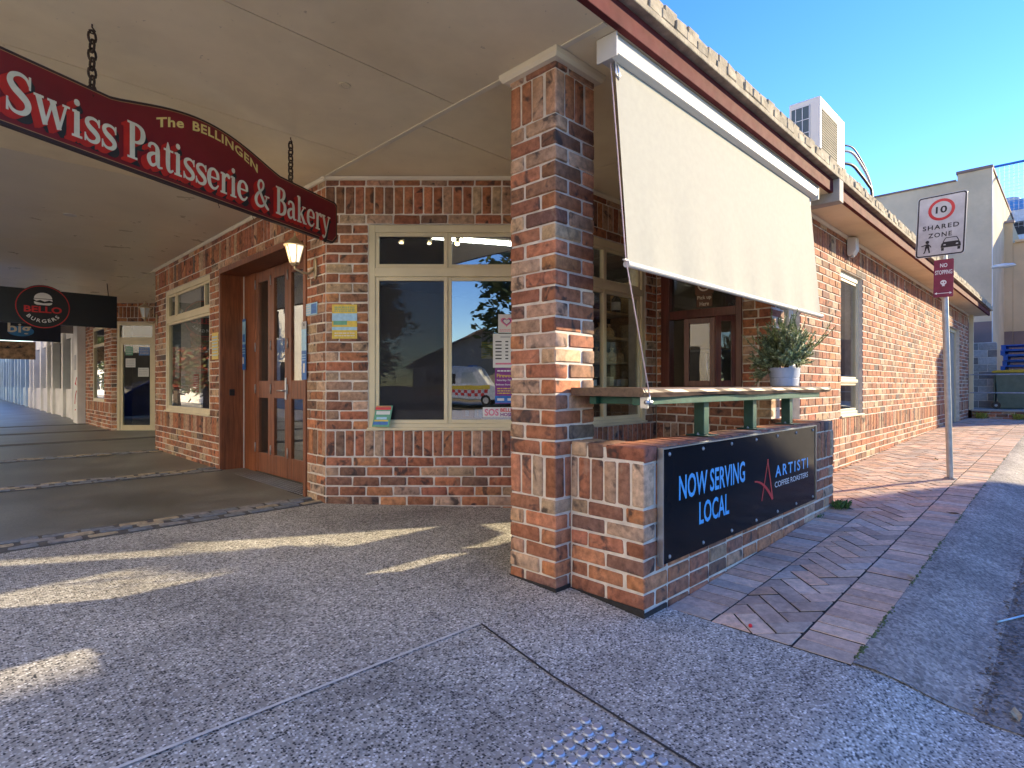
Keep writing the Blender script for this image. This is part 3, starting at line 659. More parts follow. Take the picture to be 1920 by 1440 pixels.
def tuft(x, y, z, n, h, m, label, name='weed', seed=1, rad=.05):
    r = random.Random(seed); mb = MB()
    for i in range(n):
        a = r.uniform(0, 6.28); d = r.uniform(0, rad); px, py = x + d * math.cos(a), y + d * math.sin(a) * .6; hh = h * r.uniform(.4, 1); b = r.uniform(0, 6.28); lean = r.uniform(.1, .9) * hh
        tx, ty = math.cos(b), math.sin(b); w = hh * r.uniform(.06, .14)
        mb.add([(px - ty * w * .3, py + tx * w * .3, z), (px + ty * w * .3, py - tx * w * .3, z), (px + tx * lean * .5 + ty * w, py + ty * lean * .5 - tx * w, z + hh * .6), (px + tx * lean, py + ty * lean, z + hh * .8), (px + tx * lean * .5 - ty * w, py + ty * lean * .5 + tx * w, z + hh * .62)], [(0, 1, 2, 3, 4)])
    tag(mb.build(name, m), label, 'weed')
M_WEED = mat('weed_green', (.07, .16, .03), .6, 0, .4, 40); M_WEEDY = mat('weed_yellow', (.36, .36, .06), .6, 0, .3, 40)
tuft(5.62, 1.50, zpath(5.6) - .002, 130, .085, M_WEED, 'green weed tuft at the foot of the low wall end', seed=3, rad=.13)
tuft(5.15, 1.535, zpath(5.1) - .002, 40, .035, M_WEED, 'small weed at low wall foot below the black panel', seed=4, rad=.1)
tuft(18.8, 1.75, zpath(18) , 70, .22, M_WEEDY, 'yellow weed against the far retaining wall, left one', seed=5, rad=.18)
tuft(18.8, 1.05, zpath(18), 60, .2, M_WEEDY, 'yellow weed against the far retaining wall, right one', seed=6, rad=.18)
mb = MB().tube([(3.92, .30, zpath(3.9) - .10), (4.12, .20, zpath(4.1) - .10)], .005, 8); tag(mb.build('drinking_straw', M_PLBLUE, smooth=True), 'pale blue straw lying in the gutter of the lane', 'straw')
tag(MB().lathe((2.785, 1.135, zpath(2.79) + .001), [(.001, 0), (.008, .003), (.010, .009), (.007, .016), (.001, .018)], 10).build('berry', M_RED, smooth=True), 'small red berry on the paving edge', 'berry')

# ------------------------------------------------------------------ corner pillar
PX, PY, PW = 2.376, 2.037, 0.352
pillar = thing('brick_pillar', (PX + PW / 2, PY + PW / 2, 0), 'tall square brick pillar holding up the awning corner', 'pillar')
MB().box(PX + .0065, PX + PW - .0065, PY + .0065, PY + PW - .0065, -.15, Z_CEIL).build('mortar_core', M_MORT, pillar)
def pier_bricks(px, py, w, z0, par, rng, zmax=Z_CEIL):
    frs = [Fr(px, py, 0), Fr(px + w, py, 90), Fr(px + w, py + w, 180), Fr(px, py + w, 270)]; out = []; J = .0105
    for a, b, kind, k in courses(z0, zmax):
        for f in frs:
            if kind == 's':
                if k % 2 == 0: u0, u1 = 0, .236
                else: u0, u1 = w - .236, w
                out.append(Brick(f.p((u0 + u1) / 2 + (-.005 if k % 2 == 0 else .005), rng.uniform(-.002, .003), (a + b) / 2), f.ang + rng.uniform(-.006, .006), .231, .106, round(b - a - J, 3), brick_col(rng), par))
            else:
                us = [0, .0885, .176, .264] if k % 2 == 0 else [0, .0885, .176, .264]
                for i, u in enumerate(us[:3] if f is not None else us):
                    l = .078
                    uu = u + .0885 / 2 - .005 if i else .039
                    out.append(Brick(f.p(uu, rng.uniform(-.002, .003), (a + b) / 2), f.ang + rng.uniform(-.006, .006), l, .078, round(b - a - J, 3), brick_col(rng), par))
    return out
rngp = random.Random(21)
for b in pier_bricks(PX, PY, PW, -.02, pillar, rngp): put_brick(b)
e = .075
mb = MB()
for f in (Fr(PX, PY, 0), Fr(PX + PW, PY, 90), Fr(PX + PW, PY + PW, 180), Fr(PX, PY + PW, 270)):
    prof2 = [(0, 0), (.032, .004), (.045, .022), (.05, .05)]
    for (n0, z0), (n1, z1) in zip(prof2, prof2[1:]):
        mb.add([f.p(-n0, n0, Z_CEIL - .052 + z0), f.p(PW + n0, n0, Z_CEIL - .052 + z0), f.p(PW + n1, n1, Z_CEIL - .052 + z1), f.p(-n1, n1, Z_CEIL - .052 + z1)], [(0, 1, 2, 3)])
mb.build('cornice', M_CORN, pillar)
M_BIT = mat('bitumen', (.022, .02, .02), .7, 0, .3, 30, .5, 90)
mb = MB(); z = lambda x, y: zfoot(x, y)
for f in (Fr(PX, PY, 0), Fr(PX, PY + PW, 270)):
    uu = 1 if f.ang == 0 else 0
    mb.fbox(f, -.004, (.12 if uu else PW + .004), .0035, .0065, -.05, z(PX, PY) + .022)
mb.build('bitumen_strip', M_BIT, pillar)
# ------------------------------------------------------------------ bakery building
FX = 2.37                       # street front plane
YC0 = 4.701                     # front meets the splayed corner wall
XW0, YW = 3.821, 3.25           # splayed wall meets the porch wall
XPU = 5.47                      # pick-up wall plane
XE = 18.96                      # end of the lane side wall
bakery = thing('bakery', (9, 6, 0), 'single-storey red-brown brick bakery with a splayed corner window and wide eaves', 'building')
F_front = Fr(FX, 10.44, -90); LF = 10.44 - YC0
F_splay = Fr(FX, YC0, -45); LS = math.hypot(XW0 - FX, YC0 - YW)
F_porch = Fr(XW0, YW, 0); LP = XPU - XW0
F_pick = Fr(XPU, YW, -90); LK = YW - PY
F_side = Fr(XPU, PY, 0); LSd = XE - XPU
uy = lambda y: 10.44 - y
H_front = [(uy(9.847), uy(7.80), Z_S1T, 2.57), (uy(7.444), uy(5.065), -1, 2.57)]
H_splay = [(.381, 1.775, Z_S1T, 2.57)]
H_porch = [(.08, 5.261 - XW0, Z_S1T, 2.57)]
H_pick = [(YW - 3.187, YW - 2.31, 1.098, 2.57)]
H_side = [(.345, .79, Z_S1T, 2.57), (2.216, 3.20, Z_S1T, 2.57), (10.23, 11.95, -1, 2.483)]
wall = {}
allb = []
rngb = random.Random(77)
for nm, fr, L, zb, holes, e0, e1, ph in (('front_wall', F_front, LF, .0, H_front, None, None, .05), ('splayed_wall', F_splay, LS, .0, H_splay, None, None, .0), ('porch_wall', F_porch, LP, .0, H_porch, None, None, .1),
                                         ('pickup_wall', F_pick, LK, -.02, H_pick, None, 0, .0), ('lane_wall', F_side, LSd, -.05, H_side, 1, None, .0)):
    mb = MB(); core(mb, fr, L, -.15, Z_CEIL, holes, pad=.0075 if nm == 'lane_wall' else 0.0); wall[nm] = mb.build(nm, M_MORT, bakery)
    allb += lay(fr, L, zb, holes, wall[nm], rngb, e0, e1, phase=ph)
def seen(b):
    d = Vector((b.p[0], b.p[1], 0)).length; n = Vector((math.sin(b.rz), -math.cos(b.rz))); v = Vector((b.p[0], b.p[1])).normalized()
    w = (b.l * b.h) * max(.05, -n.dot(v)) / d ** 2
    hid = (b.p[1] < YW + .3 and b.p[0] > XW0 - .4 and b.p[0] < XPU - .01 and b.p[2] > 1.9)
    behind_pillar = False
    r = (b.p[0] - b.p[1]) / (b.p[0] + b.p[1])
    if -.0 < r < .147 and b.p[0] + b.p[1] > 5.6: behind_pillar = True
    return w * (.02 if (hid or behind_pillar) else 1)
allb.sort(key=seen, reverse=True)
for b in allb[:300]: put_brick(b)
mass_bricks(allb[300:], 'brickwork', bakery)
# back and end walls, interior
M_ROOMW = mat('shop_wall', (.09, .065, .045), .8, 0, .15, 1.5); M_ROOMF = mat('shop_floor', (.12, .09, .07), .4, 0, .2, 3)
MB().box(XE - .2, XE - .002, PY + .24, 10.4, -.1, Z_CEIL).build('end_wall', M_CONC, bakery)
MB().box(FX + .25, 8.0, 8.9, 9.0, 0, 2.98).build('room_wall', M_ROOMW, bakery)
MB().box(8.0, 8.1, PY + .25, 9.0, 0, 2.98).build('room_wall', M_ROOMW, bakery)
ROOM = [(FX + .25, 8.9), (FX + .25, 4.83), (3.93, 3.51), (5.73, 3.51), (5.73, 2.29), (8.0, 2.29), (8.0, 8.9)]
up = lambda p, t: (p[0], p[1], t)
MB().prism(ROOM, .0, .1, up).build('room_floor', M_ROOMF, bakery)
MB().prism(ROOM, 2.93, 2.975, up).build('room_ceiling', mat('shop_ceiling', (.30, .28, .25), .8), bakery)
# ceiling sheets of the awning and porch, each sheet a panel with a joint
def panels(x0, x1, y0, y1, dx, dy, m, mbn='soffit_panel', th=.012, z=Z_CEIL, r=random.Random(3)):
    x = x0
    while x < x1 - .01:
        y = y0; xe = min(x + dx, x1)
        while y < y1 - .01:
            ye = min(y + dy, y1); MB().box(x + .004, xe - .004, y + .004, ye - .004, z + r.uniform(0, .0012), z + th).build(mbn, m, bakery); y = ye
        x = xe
panels(-.35, FX, 1.69, 5.9, 2.72, 1.2025, M_CEIL)
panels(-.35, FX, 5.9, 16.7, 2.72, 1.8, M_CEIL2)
panels(FX, XPU + .8, 1.69, 4.9, 1.55, 1.605, M_CEIL)
panels(XPU + .8, 19.5, 1.69, PY + .1, 2.4, .5, M_CEIL)
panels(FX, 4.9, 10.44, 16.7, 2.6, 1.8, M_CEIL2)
MB().box(-.4, 19.5, 1.70, 16.8, Z_CEIL + .016, 3.2).build('roof_deck', M_CONC, bakery)
nl = MB(); rr0 = random.Random(12)
for yy in (1.73, 2.27, 2.91, 3.47, 4.11, 4.66, 5.3):
    for i in range(7): nl.lathe((-.2 + i * .41 + rr0.uniform(-.02, .02), yy + rr0.uniform(-.02, .02), Z_CEIL - .0015), [(.002, 0), (.006, .0005), (.006, .003)], 6)
o = nl.build('nail_heads', M_CREAMP, bakery); o['kind'] = 'stuff'
# burgundy fascia, concrete gutter lip with two rows of tile ends
MB().box(-.4, 6.0, 1.655, 1.695, Z_CEIL - .004, 3.112).box(6.13, 19.55, 1.655, 1.695, Z_CEIL - .004, 3.112).build('fascia', M_BURG, bakery, bevel=.004)
MB().box(-.44, -.4, 1.655, 16.8, Z_CEIL - .004, 3.25).build('street_fascia', M_BURG, bakery)  # awning edge cut short out of view to let more light in
MB().box(-.4, 19.6, 1.60, 1.80, 3.113, 3.15).build('gutter', M_TILE, bakery, bevel=.006)
tm = []
for q in range(4):
    vs, fs = bevbox(.128, .12, .062, .006, rngb, .004); me = bpy.data.meshes.new('roof_tile'); me.from_pydata(vs, [], fs); me.materials.append(M_TILE); tm.append(me)
for row in range(2):
    x = 1.9 + row * .066
    while x < 19.5:
        o = bpy.data.objects.new('roof_tile', rngb.choice(tm)); COL.objects.link(o)
        L = (x, 1.606 + row * .028 + rngb.uniform(-.009, .006), 3.183 + row * .064 + rngb.uniform(-.005, .006)); o.location = L; o.rotation_euler = (rngb.uniform(-.05, .05), rngb.uniform(-.05, .05), rngb.uniform(-.05, .05)); adopt(o, bakery, L); x += .134
MB().box(1.0, 19.5, 1.72, 1.86, 3.15, 3.262).build('roof_edge', M_TILE, bakery)
# downstand beam beside the blind, and beam over the pillar line
MB().box(5.99, 6.12, 1.601, PY - .001, 2.90, 3.112).build('beam', M_CONC, bakery, bevel=.004)
# mouldings where wall meets soffit
mb = MB(); 
for fr, L in ((F_front, LF), (F_splay, LS), (F_porch, LP), (F_pick, LK), (F_side, LSd)):
    mb.add([fr.p(-.02, .012, Z_CEIL - .03), fr.p(L + .02, .012, Z_CEIL - .03), fr.p(L + .03, .03, Z_CEIL - .004), fr.p(-.03, .03, Z_CEIL - .004)], [(0, 1, 2, 3)])
    mb.add([fr.p(-.02, .0, Z_CEIL - .034), fr.p(L + .02, .0, Z_CEIL - .034), fr.p(L + .02, .012, Z_CEIL - .03), fr.p(-.02, .012, Z_CEIL - .03)], [(0, 1, 2, 3)])
mb.build('moulding', M_CORN, bakery)
MB().box(FX - .018, FX + .018, PY + PW + .052, YC0 - .03, Z_CEIL - .008, Z_CEIL - .001).box(FX - .018, FX + .018, 1.70, PY - .052, Z_CEIL - .008, Z_CEIL - .001).build('joint_cover_strip', M_CORN, bakery)

# ---- windows
def window(fr, u0, u1, z0, z1, rails, mulls, m, glass, fw=.055, n0=-.075, n1=-.012, sill=True, name='window', screen=None):
    """outer frame, horizontal rails [(z, half)], mullions [(u, za, zb)], one pane per opening with its own sash"""
    w = MB(); w.fbox(fr, u0, u0 + fw, n0, n1, z0, z1); w.fbox(fr, u1 - fw, u1, n0, n1, z0, z1)
    w.fbox(fr, u0 + fw, u1 - fw, n0, n1 - .001, z1 - fw * 1.2, z1); w.fbox(fr, u0 + fw, u1 - fw, n0, n1 - .001, z0, z0 + fw)
    win = w.build(name, m, bakery, bevel=.004)
    zz = [z0 + fw] + [z for z, _ in rails] + [z1 - fw * 1.2]
    if rails:
        r = MB()
        for z, hh in rails: r.fbox(fr, u0 + fw, u1 - fw, n0, n1 + .004, z - hh, z + hh)
        r.build('transom', m, win, bevel=.004)
    for k in range(len(zz) - 1):
        za = zz[k] + (rails[k - 1][1] if k > 0 else 0); zb = zz[k + 1] - (rails[k][1] if k < len(rails) else 0)
        us = [u0 + fw] + [u for u, a, b in mulls if a < (za + zb) / 2 < b] + [u1 - fw]
        for i in range(len(us) - 1):
            ua, ub = us[i], us[i + 1]; s = .034
            sh = MB(); nn = n1 - .012 - .012 * (i % 2)
            sh.fbox(fr, ua, ua + s, n0 + .005, nn, za, zb); sh.fbox(fr, ub - s, ub, n0 + .005, nn, za, zb); sh.fbox(fr, ua + s, ub - s, n0 + .005, nn - .0015, za, za + s); sh.fbox(fr, ua + s, ub - s, n0 + .005, nn - .0015, zb - s, zb)
            so = sh.build('sash', m, win, bevel=.003)
            MB().fbox(fr, ua + s - .004, ub - s + .004, n0 + .022, n0 + .027, za + s - .004, zb - s + .004).build('pane', glass, win)
            if screen and (k, i) in screen: MB().fbox(fr, ua + s, ub - s, n0 + .030, n0 + .031, za + s, zb - s).build('fly_screen', M_SCREEN, win)
    if sill: MB().fbox(fr, u0 - .01, u1 + .01, n0, .018, z0 - .001, z0 + .022).build('sill', m, win, bevel=.004)
    return win
def screen_mat():
    m = bpy.data.materials.new('fly_screen_mesh'); m.use_nodes = True; nt = m.node_tree; nt.nodes.clear(); out = N(nt, 'OutputMaterial')
    tr = N(nt, 'BsdfTransparent'); df = N(nt, 'BsdfDiffuse'); df.inputs[0].default_value = (.05, .05, .055, 1); mx = N(nt, 'MixShader'); mx.inputs[0].default_value = .52
    nt.links.new(tr.outputs[0], mx.inputs[1]); nt.links.new(df.outputs[0], mx.inputs[2]); nt.links.new(mx.outputs[0], out.inputs[0]); return m
M_SCREEN = screen_mat()
window(F_splay, .381, 1.775, Z_S1T + .002, 2.568, [(2.15, .04)], [(1.078, 0, 3)], M_CREAMP, M_GLASSM, screen={(0, 0), (1, 0)})
window(F_front, uy(9.847), uy(7.80), Z_S1T + .002, 2.568, [(2.12, .035)], [(uy(9.847) + .45, 2.2, 3), (uy(7.80) - .3, 2.2, 3)], M_CREAMP, M_GLASS)
window(F_porch, .08, 5.261 - XW0, Z_S1T + .002, 2.568, [(2.12, .035)], [(.75, 0, 3)], M_CREAMP, M_GLASSC)
window(F_side, .345, .79, Z_S1T + .002, 2.568, [(1.2, .02)], [], M_WHITE, M_GLASS, n0=-.13, n1=-.07, fw=.04)
window(F_side, 2.216, 3.20, Z_S1T + .002, 2.568, [(1.2, .02)], [], M_CREAMP, M_GLASS, n0=-.10, n1=-.045, fw=.06)
# side door near the far end of the lane wall
d = MB().fbox(F_side, 10.23, 10.31, -.13, -.07, .2, 2.48).fbox(F_side, 11.87, 11.95, -.13, -.07, .2, 2.48).fbox(F_side, 10.31, 11.87, -.13, -.071, 2.40, 2.48).build('side_door', M_CREAMP, bakery)
MB().fbox(F_side, 10.31, 11.87, -.12, -.10, .2, 2.40).build('leaf', mat('grey_door', (.30, .28, .25), .5), d)
# ---- timber entrance on the street front
ent = MB(); zt = 2.57; fr = F_front; ua, ub = uy(7.444), uy(5.065); zg = .112
ent.fbox(fr, ua, ua + .05, -.30, .006, zg, zt); ent.fbox(fr, ub - .055, ub, -.30, .012, zg, zt); ent.fbox(fr, ua + .05, ub - .055, -.30, .008, zt - .065, zt)
door = ent.build('entrance', M_JARRAH, bakery, bevel=.004)
MB().fbox(fr, ua + .05, ua + .054, -.28, -.01, zg + .002, zt - .066).build('jamb_lining', M_JARRAH, door)
MB().fbox(fr, ua + .055, ua + .43, -.31, -.27, zg, zt - .066).build('fixed_panel', M_JARRAH, door, bevel=.003)
MB().fbox(fr, ua + .060, ua + .075, -.27, -.262, zg, zt - .066).build('draught_strip', M_WHITE, door)
u = ua + .433
for k in range(4):
    w = .452; lf = MB(); s = .085 if k in (0,) else .08
    lf.fbox(fr, u, u + s, -.31, -.272, zg + .012, zt - .07); lf.fbox(fr, u + w - s, u + w, -.31, -.272, zg + .012, zt - .07)
    for (z0, z1) in ((zg + .012, zg + .24), (1.0, 1.20), (zt - .20, zt - .07)): lf.fbox(fr, u + s, u + w - s, -.31, -.274, z0, z1)
    L = lf.build('door_leaf', M_JARRAH, door, bevel=.004)
    for (z0, z1) in ((zg + .24, 1.0), (1.20, zt - .20)): MB().fbox(fr, u + s - .003, u + w - s + .003, -.295, -.290, z0 - .003, z1 + .003).build('pane', M_GLASS, L)
    for z in (.35, 1.05, 1.55, 2.3): MB().tube([fr.p(u + .002, -.266, z), fr.p(u + .002, -.266, z + .11)], .008, 8).build('hinge', M_STEEL, L, smooth=True)
    if k == 1:
        MB().fbox(fr, u + w - .06, u + w - .025, -.272, -.262, .99, 1.23).build('lock_plate', M_ALU, L, bevel=.003)
        MB().tube([fr.p(u + w - .042, -.262, 1.09), fr.p(u + w - .042, -.225, 1.09), fr.p(u + w - .16, -.222, 1.088)], .009, 8).build('lever_handle', M_ALU, L, smooth=True)
    u += w + .003
MB().fbox(fr, ua + .052, ua + .064, -.16, -.10, 1.02, 1.10).build('intercom', M_BLACK, door, bevel=.004)
grate = MB().fbox(fr, ua + .055, ub - .06, -.27, .0, zg - .02, zg - .004)
mat_o = grate.build('door_mat_well', mat('rubber_mat', (.05, .055, .06), .8, 0, .2, 10), bakery)
mb = MB()
for i in range(40): mb.fbox(fr, ua + .07 + i * .056, ua + .075 + i * .056, -.26, -.012, zg - .004, zg + .002)
for i in range(6): mb.fbox(fr, ua + .07, ub - .07, -.25 + i * .045, -.245 + i * .045, zg - .0045, zg + .0015)
mb.build('mat_ribs', M_STEEL, mat_o)
# ---- timber pick-up window
fr = F_pick; ua, ub, z0, z1 = YW - 3.187, YW - 2.31, 1.10, 2.568
w = MB().fbox(fr, ua, ua + .10, -.09, .012, z0, z1).fbox(fr, ub - .06, ub, -.09, .012, z0, z1).fbox(fr, ua + .10, ub - .06, -.09, .011, z1 - .07, z1).fbox(fr, ua + .10, ub - .06, -.09, .010, 1.84, 1.93).fbox(fr, ua + .10, ub - .06, -.09, .020, z0, z0 + .035)
pw = w.build('pickup_window', M_BROWN, bakery, bevel=.004)
MB().fbox(fr, ua + .10, ub - .06, -.05, -.045, 1.93, z1 - .07).build('pane', M_GLASS, pw)
def casement(uA, uB, ang, hinge_u):
    f2 = Fr(*fr.p(hinge_u, -.02, 0)[:2], math.degrees(fr.ang) + ang); wd = uB - uA; a = MB(); s = .055
    sg = 1 if hinge_u == uA else -1
    q = lambda x: x if sg > 0 else -wd + x
    for (x0, x1, za, zb) in ((0, s, z0 + .04, 1.835), (wd - s, wd, z0 + .04, 1.835), (s, wd - s, z0 + .04, z0 + .04 + s), (s, wd - s, 1.835 - s, 1.835)): a.fbox(f2, q(x0), q(x1), -.018, .018, za, zb)
    c = a.build('casement', M_BROWN, pw, bevel=.003); MB().fbox(f2, q(s) - .002, q(wd - s) + .002, -.003, .003, z0 + .04 + s - .002, 1.835 - s + .002).build('pane', M_GLASSC, c)
casement(ua + .28, ua + .60, 8, ua + .28 + .32); casement(ua + .61, ub - .06, 38, ub - .06)
# pick-up notice on the pane
mb = MB(); cv = lambda p, n: fr.p(p[0], n, p[1]); cu = (ua + ub) / 2 + .03
mb.fbox(fr, cu - .085, cu + .085, -.044, -.042, 1.955, 2.08, 0); mb.fbox(fr, cu - .10, cu + .10, -.044, -.042, 2.085, 2.30, 0)
ring = lambda r, n, mi: mb.flat([(cu + r * math.cos(t * .2618), 2.19 + r * math.sin(t * .2618)) for t in range(24)], cv, n, mi)
ring(.075, -.0415, 1); ring(.058, -.0410, 0); ring(.045, -.0405, 2)
letters(mb, cv, 'Pick up', cu - .075, cu + .075, 2.022, 2.07, -.0415, 1, .012); letters(mb, cv, 'Here', cu - .05, cu + .05, 1.965, 2.008, -.0415, 1, .012)
tag(mb.build('pickup_notice', [mat('notice_brown', (.14, .06, .03), .5), M_LETC, mat('notice_tan', (.55, .33, .18), .5)]), 'brown Pick up Here notice on the glass above the pick-up window', 'notice')
# ------------------------------------------------------------------ things on and around the bakery
def chain(mb, x, y, z0, z1, pitch=.046, r=.0062):
    z = z1; k = 0
    while z > z0 + .01:
        pts = []
        for t in range(12):
            a = 2 * math.pi * t / 12; off = .017 * math.cos(a); zz = z - pitch * .65 + pitch * .72 * math.sin(a)
            dx, dy = (off, off * .4) if k % 2 == 0 else (-off * .4, off); pts.append((x + dx, y + dy, zz))
        mb.tube(pts, r, 6, True); z -= pitch; k += 1
# painted bakery board hung on chains
SO = (.525, 3.54); SD = (.911, .4125); sang = math.degrees(math.atan2(SD[1], SD[0]))
FS = Fr(SO[0], SO[1], sang); TC, HL = .696, 1.243
board = thing('hanging_sign', (SO[0] + SD[0] * TC, SO[1] + SD[1] * TC, 2.31), 'long dark red painted board reading Swiss Patisserie & Bakery, hung on chains', 'sign')
def outline(ins):
    zb, zt, ch = 2.312 + ins, 2.652 - ins, .05; pts = [(TC - HL + ins, zb + ch), (TC - HL + ins + ch, zb), (TC + HL - ins - ch, zb), (TC + HL - ins, zb + ch), (TC + HL - ins, zt - .02), (TC + HL - ins - .02, zt)]
    A = .606 - ins * .3
    for i in range(0, 25):
        t = 1 - 2 * i / 24; pts.append((TC + A * t, zt + (.008 + .125 * (math.cos(t * math.pi / 2) ** 1.15))))
    pts += [(TC - HL + ins + .02, zt), (TC - HL + ins, zt - .02)]; return pts
cv = lambda p, n: FS.p(p[0], n, p[1])
MB().prism(outline(0), -.03, .0, cv).build('edge_board', M_SIGNDRK, board)
MB().prism(outline(.013), -.001, .0015, cv).build('gold_line', mat('gold_pinstripe', (.42, .22, .10), .5), board)
MB().prism(outline(.0165), -.001, .0022, cv).build('face', M_SIGNRED, board)
w, rib = serif_text('Swiss Patisserie & Bakery')
tx0, tx1, zb, hh = -.375, 1.845, 2.375, .198
sc_ = (tx1 - tx0) / w
def plc(dx, dz): return lambda p: (tx0 + p[0] * sc_ + dx, zb + p[1] * hh + dz)
mb = MB()
for k in range(5): ribbons(mb, rib, plc(.006 + .003 * k, -.012 - .0045 * k), cv, .0026 + k * .0004)
mb.build('shadow_lettering', M_PBLACK, board)
mb = MB()
for k in range(9): ribbons(mb, rib, plc(-.031 + .0035 * k, -.027 + .003 * k), cv, .0048 + k * .00045)
mb.build('block_lettering', M_LETR, board)
mb = MB(); ribbons(mb, rib, plc(0, 0), cv, .0095); mb.build('lettering', M_LETC, board)
arc = lambda a, b: (TC + .02 + (a - .5) * .74, 2.652 + .105 - .24 * (a - .5) ** 2 * 1.6 + (b - 1) * .058 - .0)
for wd, a0, a1 in (('The', 0.0, .235), ('BELLINGEN', .315, 1.0)):
    mb = MB(); letters(mb, cv, wd, 0, 1, 0, 1, .0028, 0, .028, 1.08, warp=lambda a, b: arc(a0 + (a1 - a0) * a, b)); mb.build('arched_lettering', M_LETY, board)
for k, t in enumerate((.0, 1.41)):
    x, y, _ = FS.p(t + .01, -.014, 0); mb = MB(); chain(mb, x, y, 2.655, 2.955)
    mb.tube([(x, y, 2.99), (x, y, 2.975), (x + .014, y + .006, 2.962), (x + .012, y + .005, 2.945), (x - .006, y - .003, 2.942), (x - .014, y - .006, 2.955)], .004, 6)
    mb.tube([(x, y, 2.67), (x, y, 2.625), (x, y - .018, 2.62)], .006, 6); mb.build('chain', M_RUST, board, smooth=True)
for t in (.78, 1.06): 
    x, y, _ = FS.p(t, -.015, 0); MB().tube([(x, y, 2.313), (x, y, 2.295), (x + .006, y, 2.288), (x + .004, y, 2.280)], .0018, 5).build('hook', M_RUST, board)
# roller blind over the counter
bl = thing('roller_blind', (4.05, 1.7, 1.76), 'cream outdoor roller blind pulled down over the counter', 'blind')
X0, X1 = 2.50, 5.62
hood = [(1.812, 2.986), (1.705, 2.986), (1.695, 2.93), (1.70, 2.885), (1.735, 2.868), (1.80, 2.868), (1.812, 2.88)]
MB().prism(hood, X0 - .035, X1 + .06, lambda p, t: (t, p[0], p[1])).build('hood', M_WHITE, bl, bevel=.006)
for x in (X0 - .045, X1 + .06): MB().box(x, x + .01, 1.69, 1.818, 2.858, 2.987).build('end_plate', M_WHITE, bl, bevel=.003)
nx, nz = 40, 16; mb = MB(); rw = random.Random(2); ph = [rw.uniform(0, 6.28) for _ in range(6)]
def fab(i, j, side):
    x = X0 + .012 + (X1 - X0 - .024) * i / nx; t = j / nz; y = 1.742 - .088 * t; z = 2.875 - 1.105 * t
    y += .007 * math.sin(x * 5 + ph[0]) * t ** 2 * (1 - t * .6) + .005 * math.sin(x * 13 + ph[1]) * t ** 3 + .003 * math.sin(x * 31 + ph[2]) * t ** 6
    return (x, y + side * .0008, z)
for side in (0, 1):
    k = len(mb.v); mb.v += [fab(i, j, side) for j in range(nz + 1) for i in range(nx + 1)]
    for j in range(nz):
        for i in range(nx): a = k + j * (nx + 1) + i; mb.f.append((a, a + 1, a + nx + 2, a + nx + 1)); mb.m.append(0)
mb.build('fabric', M_BLIND, bl, smooth=True)
MB().tube([(X0 - .005, 1.652, 1.777), (X1 + .0, 1.652, 1.777)], .017, 14).build('bottom_rail', M_WHITE, bl, smooth='auto')
for x in (X0 - .006, X1 + .001): MB().tube([(x - .006, 1.652, 1.777), (x + .006, 1.652, 1.777)], .0195, 12).build('rail_cap', M_PGREY, bl)
MB().box(X0 - .035, X0 - .005, 1.645, 1.66, 1.792, 1.800).build('rope_guide', M_PGREY, bl)
pts = [(X0 + .0 - .02 * 0, 1.758, 2.86), (X0 - .012, 1.655, 1.80), (X0 + .035, 1.545, 1.10)]
MB().tube(pts, .0035, 6).build('cord', mat('pink_white_cord', (.62, .48, .48), .8), bl, smooth=True)
MB().tube([(X0 + .005, 1.735, 2.858), (X0 + .002, 1.728, 2.80), (X0 + .018, 1.72, 2.765), (X0 + .03, 1.722, 2.79), (X0 + .016, 1.73, 2.85)], .006, 8).build('snap_hook', M_ALU, bl, smooth=True)
MB().box(X1 - .05, X1 + .01, 1.742, 1.762, 2.74, 2.875).build('side_bracket', M_PGREY, bl)

# low brick wall under the counter
LX0, LX1, LY0, LT, LZ = 2.50, 5.64, 1.556, .235, .835
low = thing('low_brick_wall', (4, 1.7, 0), 'low brick wall running from the pillar under the timber counter', 'wall')
MB().box(LX0 + .0065, LX1 - .0065, LY0 + .0065, LY0 + LT - .0065, -.2, LZ - .02).box(LX0 + .0065, LX0 + LT - .009, LY0 + LT - .009, PY - .002, -.2, LZ - .02).box(LX1 - LT + .009, LX1 - .009, LY0 + LT - .009, PY - .002, -.2, LZ - .02).build('mortar_core', M_MORT, low)
rl = random.Random(8); bs = []
fe = Fr(LX0, PY - .004, -90); fo = Fr(LX0, LY0, 0); fz = Fr(LX1, LY0, 90); fi = Fr(LX1 - LT, LY0 + LT, 180)
Le = PY - LY0 - .004
def strip(pred): return [b for b in bs_raw if pred(b)]
bs_raw = lay(fe, Le, -.06, [], low, rl, None, 0, zmax=Z_S1T, phase=.12); bs += [b for b in bs_raw if b.p[2] < Z_S1T - .01]
bs_raw = lay(fo, LX1 - LX0, -.06, [(.36, 2.40, .30, .52)], low, rl, 1, 0, zmax=Z_S1T, phase=0); bs += [b for b in bs_raw if b.p[2] < Z_S1T - .01 and not (.12 < b.p[0] - LX0 - .12 < 2.3 and b.p[2] > .52)]
bs_raw = lay(fz, Le, .10, [], low, rl, 1, None, zmax=Z_S1T); bs += [b for b in bs_raw if b.p[2] < Z_S1T - .01]
bs_raw = [b for b in lay(fi, LX1 - LX0 - 2 * LT, .02, [], low, rl, zmax=Z_S1T) if b.p[2] > .3]; bs += bs_raw[:0]
